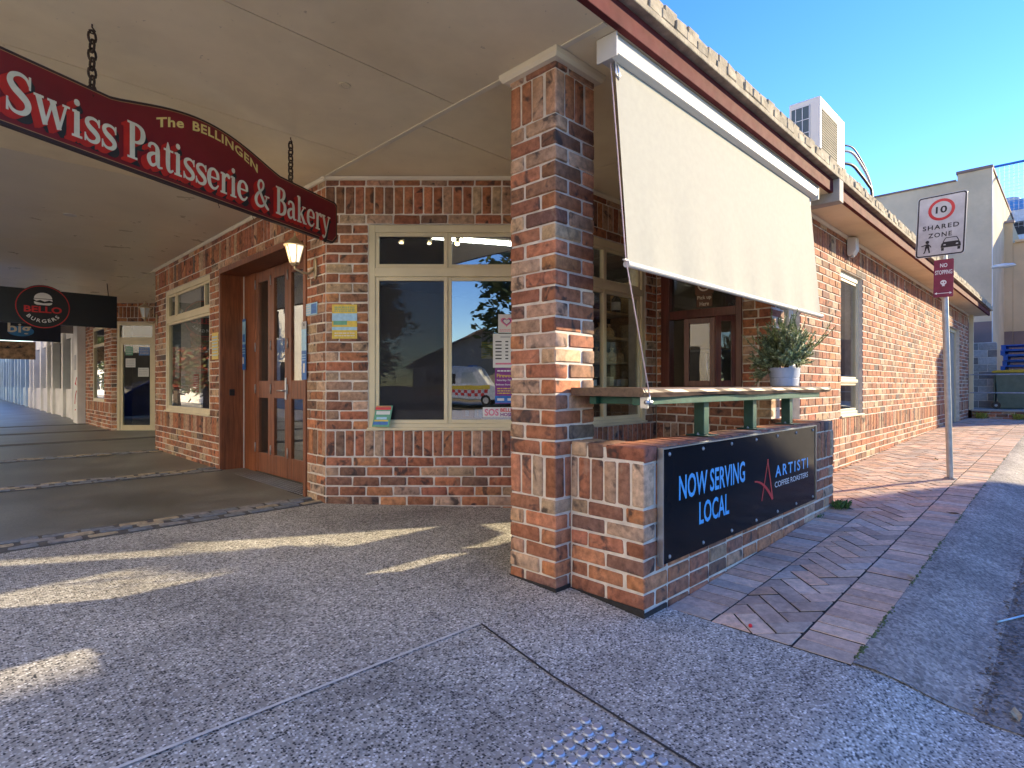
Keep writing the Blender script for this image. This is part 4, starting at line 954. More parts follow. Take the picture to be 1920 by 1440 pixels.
# coping: bricks laid across the wall
zc = Z_S1T + .042
x = LX0 + .062
f0 = Fr(0, LY0 - .004, 0)
while x < LX1 - .03:
    bs.append(Brick((x, LY0 - .004 + rl.uniform(-.003, .003), zc), rl.uniform(-.01, .01), .104 if x > LX0 + .1 else .118, LT + .006, .078, brick_col(rl), low)); x += .115
y = LY0 + LT + .07
while y < PY - .03:
    bs.append(Brick((LX0 - .003, y, zc), -math.pi / 2 + rl.uniform(-.01, .01), .104, LT + .006, .078, brick_col(rl), low)); bs.append(Brick((LX1 - LT, y, zc), -math.pi / 2 + rl.uniform(-.01, .01), .104, LT + .006, .078, brick_col(rl), low)); y += .112
bs.sort(key=lambda b: b.near)
for b in bs[:300]: put_brick(b)
if bs[300:]: mass_bricks(bs[300:], 'brickwork', low, 4)
mb = MB().fbox(fe, -.0, Le + .006, .0035, .0065, -.1, zfoot(2.5, 1.7) + .03).fbox(fo, -.006, .22, .0035, .0065, -.1, -.008); mb.build('bitumen_strip', M_BIT, low)
# black advertising panel
FP = Fr(2.63, 1.532, 0); PL = 2.415
pan = thing('advertising_panel', (3.8, 1.53, .21), 'glossy black panel with blue NOW SERVING LOCAL lettering fixed to the low wall', 'sign')
MB().fbox(FP, 0, PL, -.02, -.002, .212, .815).build('backing_frame', M_ALU, pan)
MB().fbox(FP, -.006, .0, -.021, .014, .206, .822).fbox(FP, 0.0, PL, -.021, .013, .815, .822).fbox(FP, PL, PL + .006, -.021, .014, .206, .822).build('edge_trim', M_ALU, pan)
MB().fbox(FP, .002, PL - .002, -.001, .0055, .214, .8135).build('face', M_BLACKG, pan)
cv = lambda p, n: FP.p(p[0], n, p[1]); U = lambda x: x - 2.63
for wd, a, b, c, d, sp in (('NOW SERVING', 2.80, 3.655, .525, .66, 1.0), ('LOCAL', 3.03, 3.42, .355, .485, 1.0), ('ARTISTI', 4.175, 4.86, .492, .575, 1.35)):
    mb = MB(); letters(mb, cv, wd, U(a), U(b), c, d, .0075, 0, .018, sp); mb.build('lettering', M_CYAN, pan)
mb = MB(); letters(mb, cv, 'COFFEE ROASTERS', U(4.165), U(4.86), .42, .46, .0075, 0, .0, 1.0); mb.build('small_lettering', M_PWHITE, pan)
mb = MB()
def stroke(mb, pts, w0, w1, n, mi=0):
    L = []; Q = []
    for i, p in enumerate(pts):
        a = pts[max(0, i - 1)]; b = pts[min(len(pts) - 1, i + 1)]; tx, ty = b[0] - a[0], b[1] - a[1]; d = math.hypot(tx, ty); w = w0 + (w1 - w0) * i / (len(pts) - 1)
        L.append((p[0] - ty / d * w, p[1] + tx / d * w)); Q.append((p[0] + ty / d * w, p[1] - tx / d * w))
    m = len(pts); mb.add([cv(p, n) for p in L + Q], [(i, m + i, m + i + 1, i + 1) for i in range(m - 1)], mi)
stroke(mb, [(U(4.045), .635), (U(3.93), .36)], .006, .007, .0072); stroke(mb, [(U(4.035), .635), (U(4.125), .345)], .006, .012, .0075)
stroke(mb, [(U(3.81 + .31 * t), .505 - .015 * t - .14 * t * t) for t in [i / 12 for i in range(13)]], .004, .015, .0078)
mb.build('emblem', M_RED, pan)
for k in range(7):
    for z in (.785, .245):
        p = FP.p(.07 + k * (PL - .14) / 6, .0055, z); MB().lathe((0, 0, 0), [(.011, 0), (.011, .004), (.006, .008), (.001, .009)], 10).build('screw', M_STEEL, pan, smooth=True)
        o = bpy.data.objects[-1] if False else None
for o in [x for x in bpy.data.objects if x.name.startswith('screw') and x.parent == pan]:
    k = int(o.name.split('.')[1]) if '.' in o.name else 0
    i, zz = k // 2, (.785, .245)[k % 2]; q = FP.p(.07 + i * (PL - .14) / 6, .0055, zz); o.location = q; o.rotation_euler = (R(90), 0, 0); WLOC[o.name] = Vector(q); o.matrix_parent_inverse = Matrix.Translation(-WLOC[pan.name])
# timber counter on green steel posts
ctr = thing('counter', (4.1, 1.78, .835), 'long weathered timber slab counter on green steel posts', 'counter')
mb = MB(); xs = [2.50 + i * .1 for i in range(33)]; rc = random.Random(6)
sec = []
for i, x in enumerate(xs):
    t = i / 32; w = .004 * math.sin(x * 4.3) + .003 * math.sin(x * 11); ye = 1.563 + w; th = .046 + .004 * math.sin(x * 5.1)
    endc = .03 * max(0, (t - .9) / .1) ** 2
    sec.append([(x, ye + .010 + endc, 1.136), (x, ye + endc, 1.128), (x, ye - .003 + endc + .004 * math.sin(x * 17), 1.112), (x, ye + .014 + endc, 1.136 - th), (x, 2.026, 1.136 - .045), (x, 2.03, 1.13), (x, 2.025, 1.136)])
n = 7
for s in sec: mb.v += s
for i in range(len(sec) - 1):
    for j in range(n): mb.f.append((i * n + j, i * n + (j + 1) % n, (i + 1) * n + (j + 1) % n, (i + 1) * n + j)); mb.m.append(0)
mb.f += [tuple(range(n)), tuple((len(sec) - 1) * n + j for j in range(n - 1, -1, -1))]; mb.m += [0, 0]
mb.build('slab_top', M_BENCH, ctr)
MB().box(2.53, 5.40, 1.60, 1.645, 1.045, 1.088).build('bearer', M_GREEN, ctr, bevel=.003)
MB().box(2.56, 5.40, 1.90, 1.945, 1.045, 1.088).build('bearer', M_GREEN, ctr, bevel=.003)
for x in (2.62, 3.37, 4.12, 4.85): MB().box(x - .02, x + .02, 1.6455, 1.8995, 1.047, 1.086).build('crosspiece', M_GREEN, ctr, bevel=.003)
for x in (3.37, 4.12, 4.85):
    MB().box(x - .034, x + .034, 1.6465, 1.7145, LZ + .006, 1.0465).build('post', M_GREEN, ctr, bevel=.004)
    fp = MB().box(x - .075, x + .075, 1.60, 1.75, LZ - .001, LZ + .0055).build('foot_plate', M_GREEN, ctr, bevel=.002)
    for dx in (-.058, .058): MB().lathe((x + dx, 1.675, LZ + .0055), [(.009, 0), (.009, .006), (.004, .008), (.004, .014)], 6).build('bolt', M_STEEL, fp)
MB().box(2.535, 2.545, 1.555, 1.600, 1.03, 1.088).build('cord_bracket', M_ALU, ctr)
MB().tube([(2.52, 1.56, 1.062), (2.56, 1.548, 1.062)], .011, 10).tube([(2.535, 1.545, 1.10), (2.535, 1.543, 1.07), (2.545, 1.545, 1.055)], .004, 6).build('cord_cleat', M_ALU, ctr, smooth=True)
# potted rosemary
PLX, PLY = 5.02, 1.76
pot = thing('potted_rosemary', (PLX, PLY, 1.136), 'bushy rosemary in a pale blue-grey planter on the counter end', 'potted plant')
fp_ = Fr(PLX, PLY, -45)
pr = [(.001, 0), (.118, 0), (.132, .008), (.138, .05), (.14, .07), (.137, .073), (.137, .077), (.143, .08), (.15, .15), (.152, .158), (.144, .158), (.138, .12), (.001, .11)]
mb = MB().lathe((PLX, PLY, 1.1365), pr, 28, 1.05, .78); mb.build('planter', M_POT, pot, smooth='auto')
mb = MB(); 
for i in range(13):
    a = R(-170 + i * 12 + 30); r0 = .15
mb = MB()
for (a0, a1, hgt) in ((R(-40), R(20), .05), (R(-140), R(-112), .05)):
    for i in range(8):
        a = a0 + (a1 - a0) * i / 8; b = a0 + (a1 - a0) * (i + 1) / 8; h = lambda t: hgt * math.sin(math.pi * t) ** .5
        q = lambda t, r, z: (PLX + r * 1.05 * math.cos(t), PLY + r * .78 * math.sin(t), 1.1365 + z)
        mb.add([q(a, .152, .15), q(b, .152, .15), q(b, .155, .155 + h((i + 1) / 8)), q(a, .155, .155 + h(i / 8)), q(a, .146, .15), q(b, .146, .15), q(b, .148, .155 + h((i + 1) / 8)), q(a, .148, .155 + h(i / 8))], [(0, 1, 2, 3), (4, 7, 6, 5), (3, 2, 6, 7)])
mb.build('rim_lobe', M_POT, pot, smooth=True)
MB().lathe((PLX, PLY, 1.1365), [(.001, .10), (.136, .10), (.136, .13), (.001, .135)], 24, 1.05, .78).build('soil', mat('potting_soil', (.03, .022, .016), .95, 0, .3, 60), pot)
rp = random.Random(14); lf = MB(); st = MB()
def sprig(base, dirv, length, nlv, droop):
    p = Vector(base); d = Vector(dirv).normalized(); seg = 10; pts = [p.copy()]
    for i in range(seg):
        d = (d + Vector((rp.uniform(-.16, .16), rp.uniform(-.16, .16), rp.uniform(-.08, .12) - droop * .12))).normalized(); p = p + d * length / seg; pts.append(p.copy())
    st.tube(pts, .0032, 5, r1=.0012)
    for i in range(nlv):
        t = (i + rp.random()) / nlv; t = .12 + .88 * t; k = min(seg - 1, int(t * seg)); a = pts[k].lerp(pts[k + 1], t * seg - k); ax = (pts[k + 1] - pts[k]).normalized()
        ph = rp.uniform(0, 6.28); e1 = ax.cross(Vector((0, 0, 1)) if abs(ax.z) < .9 else Vector((1, 0, 0))).normalized(); e2 = ax.cross(e1)
        o = (e1 * math.cos(ph) + e2 * math.sin(ph)); ld = (o * rp.uniform(.6, 1.1) + ax * rp.uniform(.3, 1.0)).normalized(); ll = rp.uniform(.016, .032) * (1.15 - .4 * t); s = ld.cross(ax).normalized() * .0027
        lf.add([a - s, a + s, a + ld * ll * .6 + s * 1.1, a + ld * ll, a + ld * ll * .6 - s * 1.1], [(0, 1, 2, 3, 4)], 0 if rp.random() < .62 else 1)
for i in range(240):
    a = rp.uniform(0, 6.28); e = rp.uniform(-.15, 1.0); rad = rp.uniform(.45, 1.0)
    c = Vector((math.cos(a) * math.sqrt(1 - max(0, e) ** 2) * .21, math.sin(a) * math.sqrt(1 - max(0, e) ** 2) * .21, .10 + e * .40)) * rad
    b = Vector((PLX, PLY, 1.27)) + c * .55; dv = Vector((c.x * 2.2, c.y * 2.2, .16 + max(0, c.z))) + Vector((rp.uniform(-.12, .12), rp.uniform(-.12, .12), rp.uniform(-.05, .1)))
    L = rp.uniform(.11, .21); sprig(b, dv, L, int(L * 720), .15)
for i in range(26):
    a = rp.uniform(0, 6.28); b = (PLX + .07 * math.cos(a), PLY + .06 * math.sin(a), 1.28); sprig(b, (math.cos(a) * .6, math.sin(a) * .6, rp.uniform(.7, 1.6)), rp.uniform(.34, .54), 150, .12)
for i in range(40):
    out = Vector((-S2, S2, 0)); b = Vector((PLX, PLY, 1.25)) + out * rp.uniform(.08, .17) + Vector((rp.uniform(-.06, .06), rp.uniform(-.06, .06), rp.uniform(-.02, .1))); sprig(b, out * .8 + Vector((rp.uniform(-.5, .5), rp.uniform(-.5, .5), rp.uniform(-.3, .7))), rp.uniform(.08, .15), 62, .3)
st.build('stems', mat('rosemary_stem', (.14, .11, .06), .8), pot); lf.build('foliage', [M_LEAF, M_LEAF2], pot)

# wall lanterns
M_BRASS = mat('cream_lantern_metal', (.50, .40, .25), .4, .5, .1, 30)
M_GLOW = mat('lantern_glass_lit', (1.0, .88, .66), .3, 0, .05, 20, emit=.30)
M_GLOFF = mat('lantern_glass', (.55, .60, .62), .15, 0, .05, 20)
def lantern(x, y, zb, lit, label, mount):
    t = thing('wall_lantern', (x, y, zb), label, 'lantern', 'wall lanterns beside the entrances')
    prof = [(.045, .0), (.085, .15)]
    MB().lathe((x, y, zb), [(.036, .004), (.074, .148)], 6, a0=.3).build('glass', M_GLOW if lit else M_GLOFF, t)
    mb = MB()
    for j in range(6):
        a = .3 + j * math.pi / 3; mb.tube([(x + .040 * math.cos(a), y + .040 * math.sin(a), zb), (x + .081 * math.cos(a), y + .081 * math.sin(a), zb + .15)], .0055, 5)
    mb.lathe((x, y, zb), [(.012, -.03), (.03, -.02), (.045, -.004), (.045, .004), (.036, .005)], 6, a0=.3)
    mb.build('cage', M_BRASS, t)
    MB().lathe((x, y, zb), [(.078, .148), (.096, .150), (.098, .156), (.070, .18), (.036, .205), (.034, .212), (.022, .222), (.012, .225), (.008, .25), (.011, .256), (.001, .272)], 12, a0=.3).build('cap', M_BRASS, t, smooth='auto')
    mx, my = mount
    MB().tube([(mx, my, zb - .02), (mx + (x - mx) * .3, my + (y - my) * .3, zb - .075), (mx + (x - mx) * .65, my + (y - my) * .65, zb - .075), (x, y, zb - .05), (x, y, zb - .02)], .011, 8).build('arm', M_BRASS, t, smooth=True)
    MB().lathe((mx, my, zb - .02), [(.006, -.10), (.028, -.07), (.034, 0), (.028, .07), (.006, .10)], 12, .35, 1.0).build('wall_plate', M_BRASS, t, smooth=True)
    if lit:
        l = bpy.data.lights.new('lantern_bulb', 'POINT'); l.energy = .45; l.color = (1, .8, .55); l.shadow_soft_size = .06; o = bpy.data.objects.new('bulb', l); COL.objects.link(o); o.location = (x - .11, y - .02, zb + .07); adopt(o, t, o.location)
lantern(2.175, 4.88, 2.225, True, 'lit cream lantern on the brick pier right of the timber doors', (2.362, 4.88))
lantern(2.20, 10.30, 2.20, False, 'unlit lantern at the far end of the bakery front', (2.36, 10.30))
# sensor light under the eaves
t = thing('sensor_light', (7.97, 2.0, 2.72), 'white sensor housing under the eave on the lane wall', 'light')
MB().prism([(2.03, 3.0 - .02), (1.93, 2.97), (1.93, 2.82), (1.96, 2.765), (2.02, 2.75), (2.03, 2.78)], 7.90, 8.04, lambda p, q: (q, p[0], p[1])).build('housing', M_WHITE, t, bevel=.008)
MB().lathe((7.97, 1.985, 2.735), [(.018, 0), (.026, .008), (.022, .02)], 12).build('lens', M_PGREY, t, smooth=True)
# ceiling downlight and fixings
def ceil_disc(x, y, r, label, name, m):
    tag(MB().lathe((x, y, Z_CEIL - .008), [(r * .5, .003), (r * .6, .0), (r, .001), (r, .0075)], 18).build(name, m, smooth='auto'), label, 'ceiling fitting')
ceil_disc(1.73, 3.18, .035, 'small round vent in the cream soffit above the sign', 'ceiling_vent', M_CREAMP)
ceil_disc(.95, 7.7, .06, 'round white downlight in the far awning ceiling', 'downlight', M_WHITE)

# rooftop condenser and its pipes
ac = thing('air_conditioner', (7.58, 2.27, 3.2), 'white outdoor air conditioner unit standing on the roof', 'air conditioner')
ax0, ax1, ay0, ay1, az0, az1 = 7.11, 8.06, 2.1, 2.44, 3.2, 4.485
MB().box(ax0, ax1, ay0, ay1, az0, az1).build('cabinet', M_WHITE, ac, bevel=.012)
MB().box(ax0 + .05, ax0 + .66, ay0 - .006, ay0 - .001, az0 + .15, az1 - .12).build('front_grille', mat('beige_mesh', (.22, .20, .15), .8), ac)
for i in range(30): pass
mb = MB()
for i in range(34): mb.box(ax0 + .06, ax0 + .65, ay0 - .012, ay0 - .0065, az0 + .17 + i * .029, az0 + .176 + i * .029)
mb.build('grille_bars', MATS['beige_mesh'], ac)
MB().box(ax0 - .004, ax0 - .001, ay0 + .11, ay1 - .03, az0 + .1, az1 - .07).build('coil', mat('coil_dark', (.05, .09, .11), .5), ac)
mb = MB()
for i in range(3): mb.box(ax0 - .012, ax0 - .005, ay0 + .11 + i * .075, ay0 + .116 + i * .075, az0 + .1, az1 - .07)
for i in range(8): mb.box(ax0 - .012, ax0 - .0045, ay0 + .11, ay1 - .03, az0 + .12 + i * .155, az0 + .126 + i * .155)
mb.build('coil_guard', M_PWHITE, ac)
MB().box(ax1 - .14, ax1 - .09, ay0 - .004, ay0 - .001, 3.98, 4.0).build('badge', M_PBLACK, ac)
for (dz, r, m) in ((0.0, .016, M_PGREY), (.07, .010, M_PBLACK), (-.16, .018, M_PBLACK)):
    pts = [(8.05, 2.13, 4.13 + dz), (8.25, 2.06, 4.14 + dz), (8.5, 2.03, 4.07 + dz * .9), (8.76, 2.0, 3.94 + dz * .6), (8.87, 1.98, 3.75), (8.76, 1.96, 3.3)]
    MB().tube([tuple(p) for p in crom(pts, 5)], r, 8).build('pipe', m, ac, smooth=True)

# pole with two traffic signs
pl = thing('sign_pole', (7.70, .982, zpath(7.70)), 'grey steel pole with a shared zone sign and a small no stopping sign', 'sign pole')
zt = zpath(7.70); top = (7.605, 1.040, 3.15)
MB().tube([(7.70, .982, zt - .05), top], .030, 14).build('post', M_STEEL, pl, smooth='auto')
MB().lathe((7.70, .982, zt - .001), [(.06, 0), (.055, .012), (.035, .02)], 14).build('ground_collar', M_KERB, pl)
def rr(w, h, r, n=5):
    pts = []
    for cx, cz, a in ((w / 2 - r, -h / 2 + r, -90), (w / 2 - r, h / 2 - r, 0), (-w / 2 + r, h / 2 - r, 90), (-w / 2 + r, -h / 2 + r, 180)):
        pts += [(cx + r * math.cos(R(a + 90 * i / n)), cz + r * math.sin(R(a + 90 * i / n))) for i in range(n + 1)]
    return pts
def on_plate(fr, cz, tilt=0.0):
    ct, sn = math.cos(tilt), math.sin(tilt); return lambda p, n: fr.p(p[0] * ct - p[1] * sn, n, cz + p[0] * sn + p[1] * ct)
# the plates face the lane towards the street corner
dc = Vector((.561, -.828)); wx, wy = (dc.y + dc.x) * S2, (dc.y - dc.x) * S2
FQ = Fr(7.62, 1.037, math.degrees(math.atan2(wy, wx))); FQ.o = (7.615 + FQ.n[0] * .052, 1.037 + FQ.n[1] * .052)
cv = on_plate(FQ, 2.868, R(-2.5))
sz = MB().prism(rr(.45, .66, .03), -.002, 0, cv).build('zone_plate', M_SIGNW, pl)
mb = MB(); o_, i_ = rr(.438, .648, .028), rr(.412, .622, .02); k = len(o_)
mb.add([cv(p, .001) for p in o_ + i_], [(i, (i + 1) % k, k + (i + 1) % k, k + i) for i in range(k)]); 
letters(mb, cv, 'SHARED', -.165, .165, -.038, .012, .0012, 0, .022, 1.25); letters(mb, cv, 'ZONE', -.11, .105, -.125, -.075, .0012, 0, .022, 1.25); letters(mb, cv, '10', -.052, .052, .13, .205, .0015, 0, .025)
def poly(mb, pts, n, mi=0, ox=0, oz=0, s=1): mb.flat([(ox + p[0] * s, oz + p[1] * s) for p in pts], cv, n, mi)
# car seen from the front
poly(mb, [(-.09, -.02), (-.085, .01), (-.07, .03), (.07, .03), (.085, .01), (.09, -.02), (.088, -.03), (-.088, -.03)], .0012, 0, .10, -.215)
poly(mb, [(-.086, -.032), (-.06, -.032), (-.06, -.062), (-.084, -.062)], .0012, 0, .10, -.215); poly(mb, [(.06, -.032), (.086, -.032), (.084, -.062), (.06, -.062)], .0012, 0, .10, -.215)
for a, b in (((-.07, .03), (-.048, .072)), ((-.048, .072), (.048, .072)), ((.048, .072), (.07, .03))):
    dx, dz = b[0] - a[0], b[1] - a[1]; d = math.hypot(dx, dz); nx_, nz_ = -dz / d * .004, dx / d * .004
    poly(mb, [(a[0] + nx_, a[1] + nz_), (b[0] + nx_, b[1] + nz_), (b[0] - nx_, b[1] - nz_), (a[0] - nx_, a[1] - nz_)][::-1], .0013, 0, .10, -.215)
# walking figure
poly(mb, [(.018 * math.cos(i * .5236), .018 * math.sin(i * .5236)) for i in range(12)], .0012, 0, -.115, -.165)
poly(mb, [(-.012, .0), (.012, 0), (.022, -.045), (-.022, -.045)], .0012, 0, -.115, -.185)
poly(mb, [(-.02, -.045), (-.004, -.045), (-.012, -.075), (-.022, -.10), (-.036, -.10), (-.024, -.075)], .0012, 0, -.115, -.185); poly(mb, [(.002, -.045), (.02, -.045), (.026, -.072), (.03, -.098), (.016, -.098), (.012, -.072)], .0012, 0, -.115, -.185)
poly(mb, [(-.010, -.002), (-.012, -.014), (-.05, -.024), (-.06, -.016)], .0012, 0, -.115, -.185); poly(mb, [(.010, -.002), (.032, -.02), (.04, -.04), (.034, -.042), (.012, -.016)], .0012, 0, -.115, -.185)
mb.build('black_print', M_PBLACK, sz)
mb = MB(); n = 32; ri, ro = .092, .122
mb.add([cv((r_ * math.cos(2 * math.pi * i / n), .168 + r_ * math.sin(2 * math.pi * i / n) * .95), .001) for r_ in (ri, ro) for i in range(n)], [(i, (i + 1) % n, n + (i + 1) % n, n + i) for i in range(n)]); mb.build('red_ring', M_RED, sz)
mb = MB().fbox(FQ, .006, .012, 0, .003, 2.566, 2.572); mb.build('rivet', M_STEEL, sz)
mb = MB(); poly(mb, [(-.066, -.012), (-.044, -.012), (-.046, .0), (-.064, .002)], .0016, 0, .10, -.21); poly(mb, [(.044, -.012), (.066, -.012), (.064, .002), (.046, .0)], .0016, 0, .10, -.21); mb.build('headlight_print', M_SIGNW, sz)
FQ2 = Fr(0, 0, math.degrees(FQ.ang) + 6); FQ2.o = (7.637 + FQ2.n[0] * .056, 1.020 + FQ2.n[1] * .056)
cv = on_plate(FQ2, 2.298, R(-1))
n2 = MB().prism(rr(.175, .405, .012), -.002, 0, cv).build('stopping_plate', M_MAROON, pl)
mb = MB(); letters(mb, cv, 'NO', -.032, .032, .118, .160, .0012, 0, .022); mb.build('white_lettering', M_PWHITE, n2)
mb = MB(); letters(mb, cv, 'STOPPING', -.075, .075, .042, .088, .0012, 0, .02); mb.build('white_lettering', M_PWHITE, n2)
mb = MB()
poly(mb, [(-.06, -.163), (.06, -.163), (.06, -.157), (-.06, -.157)], .0012); poly(mb, [(-.078, -.16), (-.055, -.173), (-.055, -.147)], .0014); poly(mb, [(.078, -.16), (.055, -.147), (.055, -.173)], .0014)
mb.build('arrow', M_PWHITE, n2); mb = MB()
poly(mb, [(.028 * math.cos(i * .3927), .026 * math.sin(i * .3927)) for i in range(16)], .0012, 0, 0, -.045); poly(mb, [(-.012, -.06), (.012, -.06), (.012, -.085), (-.012, -.085)][::-1], .0013, 0, 0, .0)
mb.build('white_print', M_PWHITE, n2)
mb = MB()
for sx in (-1, 1): poly(mb, [(sx * .011 + .007 * math.cos(i * .785), -.045 + .008 * math.sin(i * .785)) for i in range(8)], .0018)
mb.build('dark_print', M_MAROON, n2)
# ------------------------------------------------------------------ posters and notices
def sheet_poster(fr, u0, u1, z0, z1, n, base, blocks, label, name='poster', cat='poster', th=.0012, extra=None):
    """thin printed sheet; blocks = [(u0, u1, z0, z1, material)] as fractions"""
    mats = [base]; mb = MB(); mb.fbox(fr, u0, u1, n, n + th, z0, z1, 0)
    cvv = lambda p, nn: fr.p(u0 + (u1 - u0) * p[0], nn, z0 + (z1 - z0) * p[1])
    for i, (a, b, c, d, m) in enumerate(blocks):
        if m not in mats: mats.append(m)
        mb.flat([(a, c), (b, c), (b, d), (a, d)], cvv, n + th + .0004 + i * .00008, mats.index(m))
    if extra: extra(mb, cvv, mats, n + th + .0012)
    return tag(mb.build(name, mats), label, cat)
def lines(u0, u1, z0, z1, k, m, r=random.Random(4), fill=.45):
    out = []
    for i in range(k):
        a = z0 + (z1 - z0) * (i + .25) / k; h = (z1 - z0) / k * fill; x = u0
        while x < u1 - .03:
            w = r.uniform(.04, .14); out.append((x, min(u1, x + w), a, a + h, m)); x += w + .025
    return out
M_PAPER = mat('notice_paper', (.70, .70, .68), .6, 0, .03)
fr = F_splay; UX = lambda px, Yc=5.0: (px - 960) / 1062 * Yc + 1.662; ZY = lambda py, Yc=5.0: EYE - (py - 722) / 1062 * Yc
sheet_poster(fr, UX(620), UX(667), ZY(635), ZY(571), .004, M_PYEL, [(0, 1, .52, .74, M_PLBLUE), (.05, .6, .40, .52, M_PGRN), (.0, 1, .25, .34, M_PLBLUE)] + lines(.1, .9, .78, .95, 3, M_PGRN) + lines(.1, .9, .05, .2, 2, M_LETC), 'yellow and blue poster taped to the brick left of the corner window')
ff = F_front; UY = lambda px: uy(FX * (1 - (px - 960) / 1062) / (1 + (px - 960) / 1062)); 
def zf_(px, py): return EYE - (py - 722) / 1062 * (FX * 1.41421 / (1 + (px - 960) / 1062))
sheet_poster(ff, UY(571), UY(596), 1.79, 1.90, .005, M_PLBLUE, [(.55, .95, .1, .9, M_PBLUE)] + lines(.08, .5, .1, .9, 4, M_PAPER), 'small pale blue notice on brick above the hanging blue leaflet')
sheet_poster(ff, uy(5.065) - .07, uy(5.065) + .03, 1.20, 1.74, .016, M_PBLUE, [(0, 1, .5, .87, M_PLBLUE), (0, 1, .87, 1, M_PGREY), (.3, .7, .12, .28, M_PAPER), (.4, .6, .92, .97, M_PBLACK)] + lines(.1, .9, .32, .45, 3, M_PLBLUE), 'tall blue leaflet with a grey top on the right door post')
sheet_poster(ff, uy(7.444) + .045, uy(7.444) + .16, 1.34, 1.97, -.255, M_PBLUE, [(0, 1, .5, .95, M_PLBLUE), (.15, .85, .55, .7, M_PBLUE), (.1, .5, .12, .25, M_PAPER)] + lines(.1, .9, .3, .45, 3, M_PLBLUE), 'long blue leaflet hanging on the left door panel edge')
sheet_poster(ff, UY(398), UY(410), 1.47, 1.80, .004, M_PYEL, lines(.1, .9, .1, .9, 7, M_PLBLUE), 'yellow notice on the brick between shop window and entrance')
# magazine leaning on the sill
mb = MB(); A, B = UX(699), UX(731)
def mg(p, n): u = A + (B - A) * p[0] + .02 * (p[1] - .5); return fr.p(u, .022 + n + .02 * (1 - p[1]), ZY(806) + .03 + .185 * p[1])
mb.prism([(0, 0), (1, .0), (1.06, 1), (.1, 1)], 0, .006, mg, 0)
for i, (a, b, c, d, mi) in enumerate(((.08, .98, .80, .93, 1), (.15, .95, .58, .74, 2), (.05, .9, .1, .24, 3), (.2, .8, .35, .46, 4), (.1, .9, .26, .33, 5), (.1, .95, .94, .99, 6))): mb.flat([(a, c), (b, c), (b, d), (a, d)], mg, .0066 + i * .0003, mi)
tag(mb.build('magazine', [M_PGRN, M_RED, M_PAPER, M_PBLUE, M_PLBLUE, M_PYEL, mat('print_orange', (.6, .2, .05), .5)]), 'small colourful magazine propped on the corner window sill', 'magazine')
# behind and on the right-hand pane
gn = -.0445
def heart(mb, cvv, mats, n):
    for k, m in ((1.0, M_PPINK), (.72, M_PPURP), (.55, M_PAPER)):
        if m not in mats: mats.append(m)
        pts = []
        for i in range(24):
            t = 2 * math.pi * i / 24; pts.append((.5 + k * .36 * math.sin(t) ** 3, .60 + k * .022 * (13 * math.cos(t) - 5 * math.cos(2 * t) - 2 * math.cos(3 * t) - math.cos(4 * t)) * .8))
        mb.flat(pts[::-1], cvv, n + (1 - k) * .001, mats.index(m))
sheet_poster(fr, UX(931), UX(963), ZY(623), ZY(588), gn, M_PAPER, lines(.1, .9, .05, .2, 2, M_PPINK), 'white sticker with a pink heart on the corner window', 'sticker', 'sticker', extra=heart)
sheet_poster(fr, UX(921), UX(968), ZY(689), ZY(625), gn, M_PAPER, [(.3, .7, .88, .93, M_PGREY)] + [(.1, .35, .25 + .1 * i, .285 + .1 * i, M_PBLACK) for i in range(6)] + [(.5, .62, .25 + .1 * i, .285 + .1 * i, M_PBLACK) for i in range(6)] + [(.75, .9, .25 + .1 * i, .285 + .1 * i, M_PBLACK) for i in range(6)] + [(.1, .9, .09, .14, M_PPINK)], 'white opening hours sheet on the corner window')
def fw(mb, cvv, mats, n):
    for s, z0, z1, m, a, b in (('Fireworks', .74, .84, M_PYEL, .08, .95), ('Saturday 7th May', .62, .69, M_PAPER, .08, .95), ('Bellingen Showground', .50, .56, M_PAPER, .05, .95)):
        if m not in mats: mats.append(m)
        vs, fs = text_geo(s, .02); mb.add([cvv((a + (b - a) * x, z0 + (z1 - z0) * y), n) for x, y in vs], fs, mats.index(m))
sheet_poster(fr, UX(925), UX(968), ZY(757), ZY(690), gn, M_PPURP, [(0, 1, .02, .22, M_PBLUE), (.1, .4, .08, .15, M_PAPER), (.55, .9, .08, .15, M_PAPER)] + lines(.1, .9, .26, .46, 3, M_PYEL) + lines(.1, .9, .88, .97, 1, M_PAPER), 'dark fireworks poster on the corner window', extra=fw)
def sos(mb, cvv, mats, n):
    for s, a, b, z0, z1, m in (('SOS', .04, .36, .15, .85, M_PPINK), ('BELLINGEN', .40, .97, .55, .9, M_RED), ('HOSPITAL', .40, .90, .1, .46, M_PPURP)):
        if m not in mats: mats.append(m)
        vs, fs = text_geo(s, .03); mb.add([cvv((a + (b - a) * x, z0 + (z1 - z0) * y), n) for x, y in vs], fs, mats.index(m))
sheet_poster(fr, UX(902), UX(985), ZY(783), ZY(764), gn + .0002, M_PAPER, [], 'white SOS hospital banner low on the corner window', 'banner', 'banner', extra=sos)
sheet_poster(fr, UX(899), UX(921), ZY(672), ZY(640), -.06, M_PYEL, lines(.1, .9, .2, .9, 6, M_PGRN), 'yellow sheet inside the corner window beside the opening hours')
sheet_poster(fr, UX(862), UX(884), ZY(784), ZY(768), -.06, mat('card_peach', (.55, .30, .2), .5), [(.3, .6, .2, .9, M_PAPER)], 'peach card standing inside the corner window')
sheet_poster(fr, UX(886), UX(901), ZY(784), ZY(768), -.06, M_PLBLUE, [(.3, .5, .2, .9, M_PAPER)], 'pale blue card standing inside the corner window')
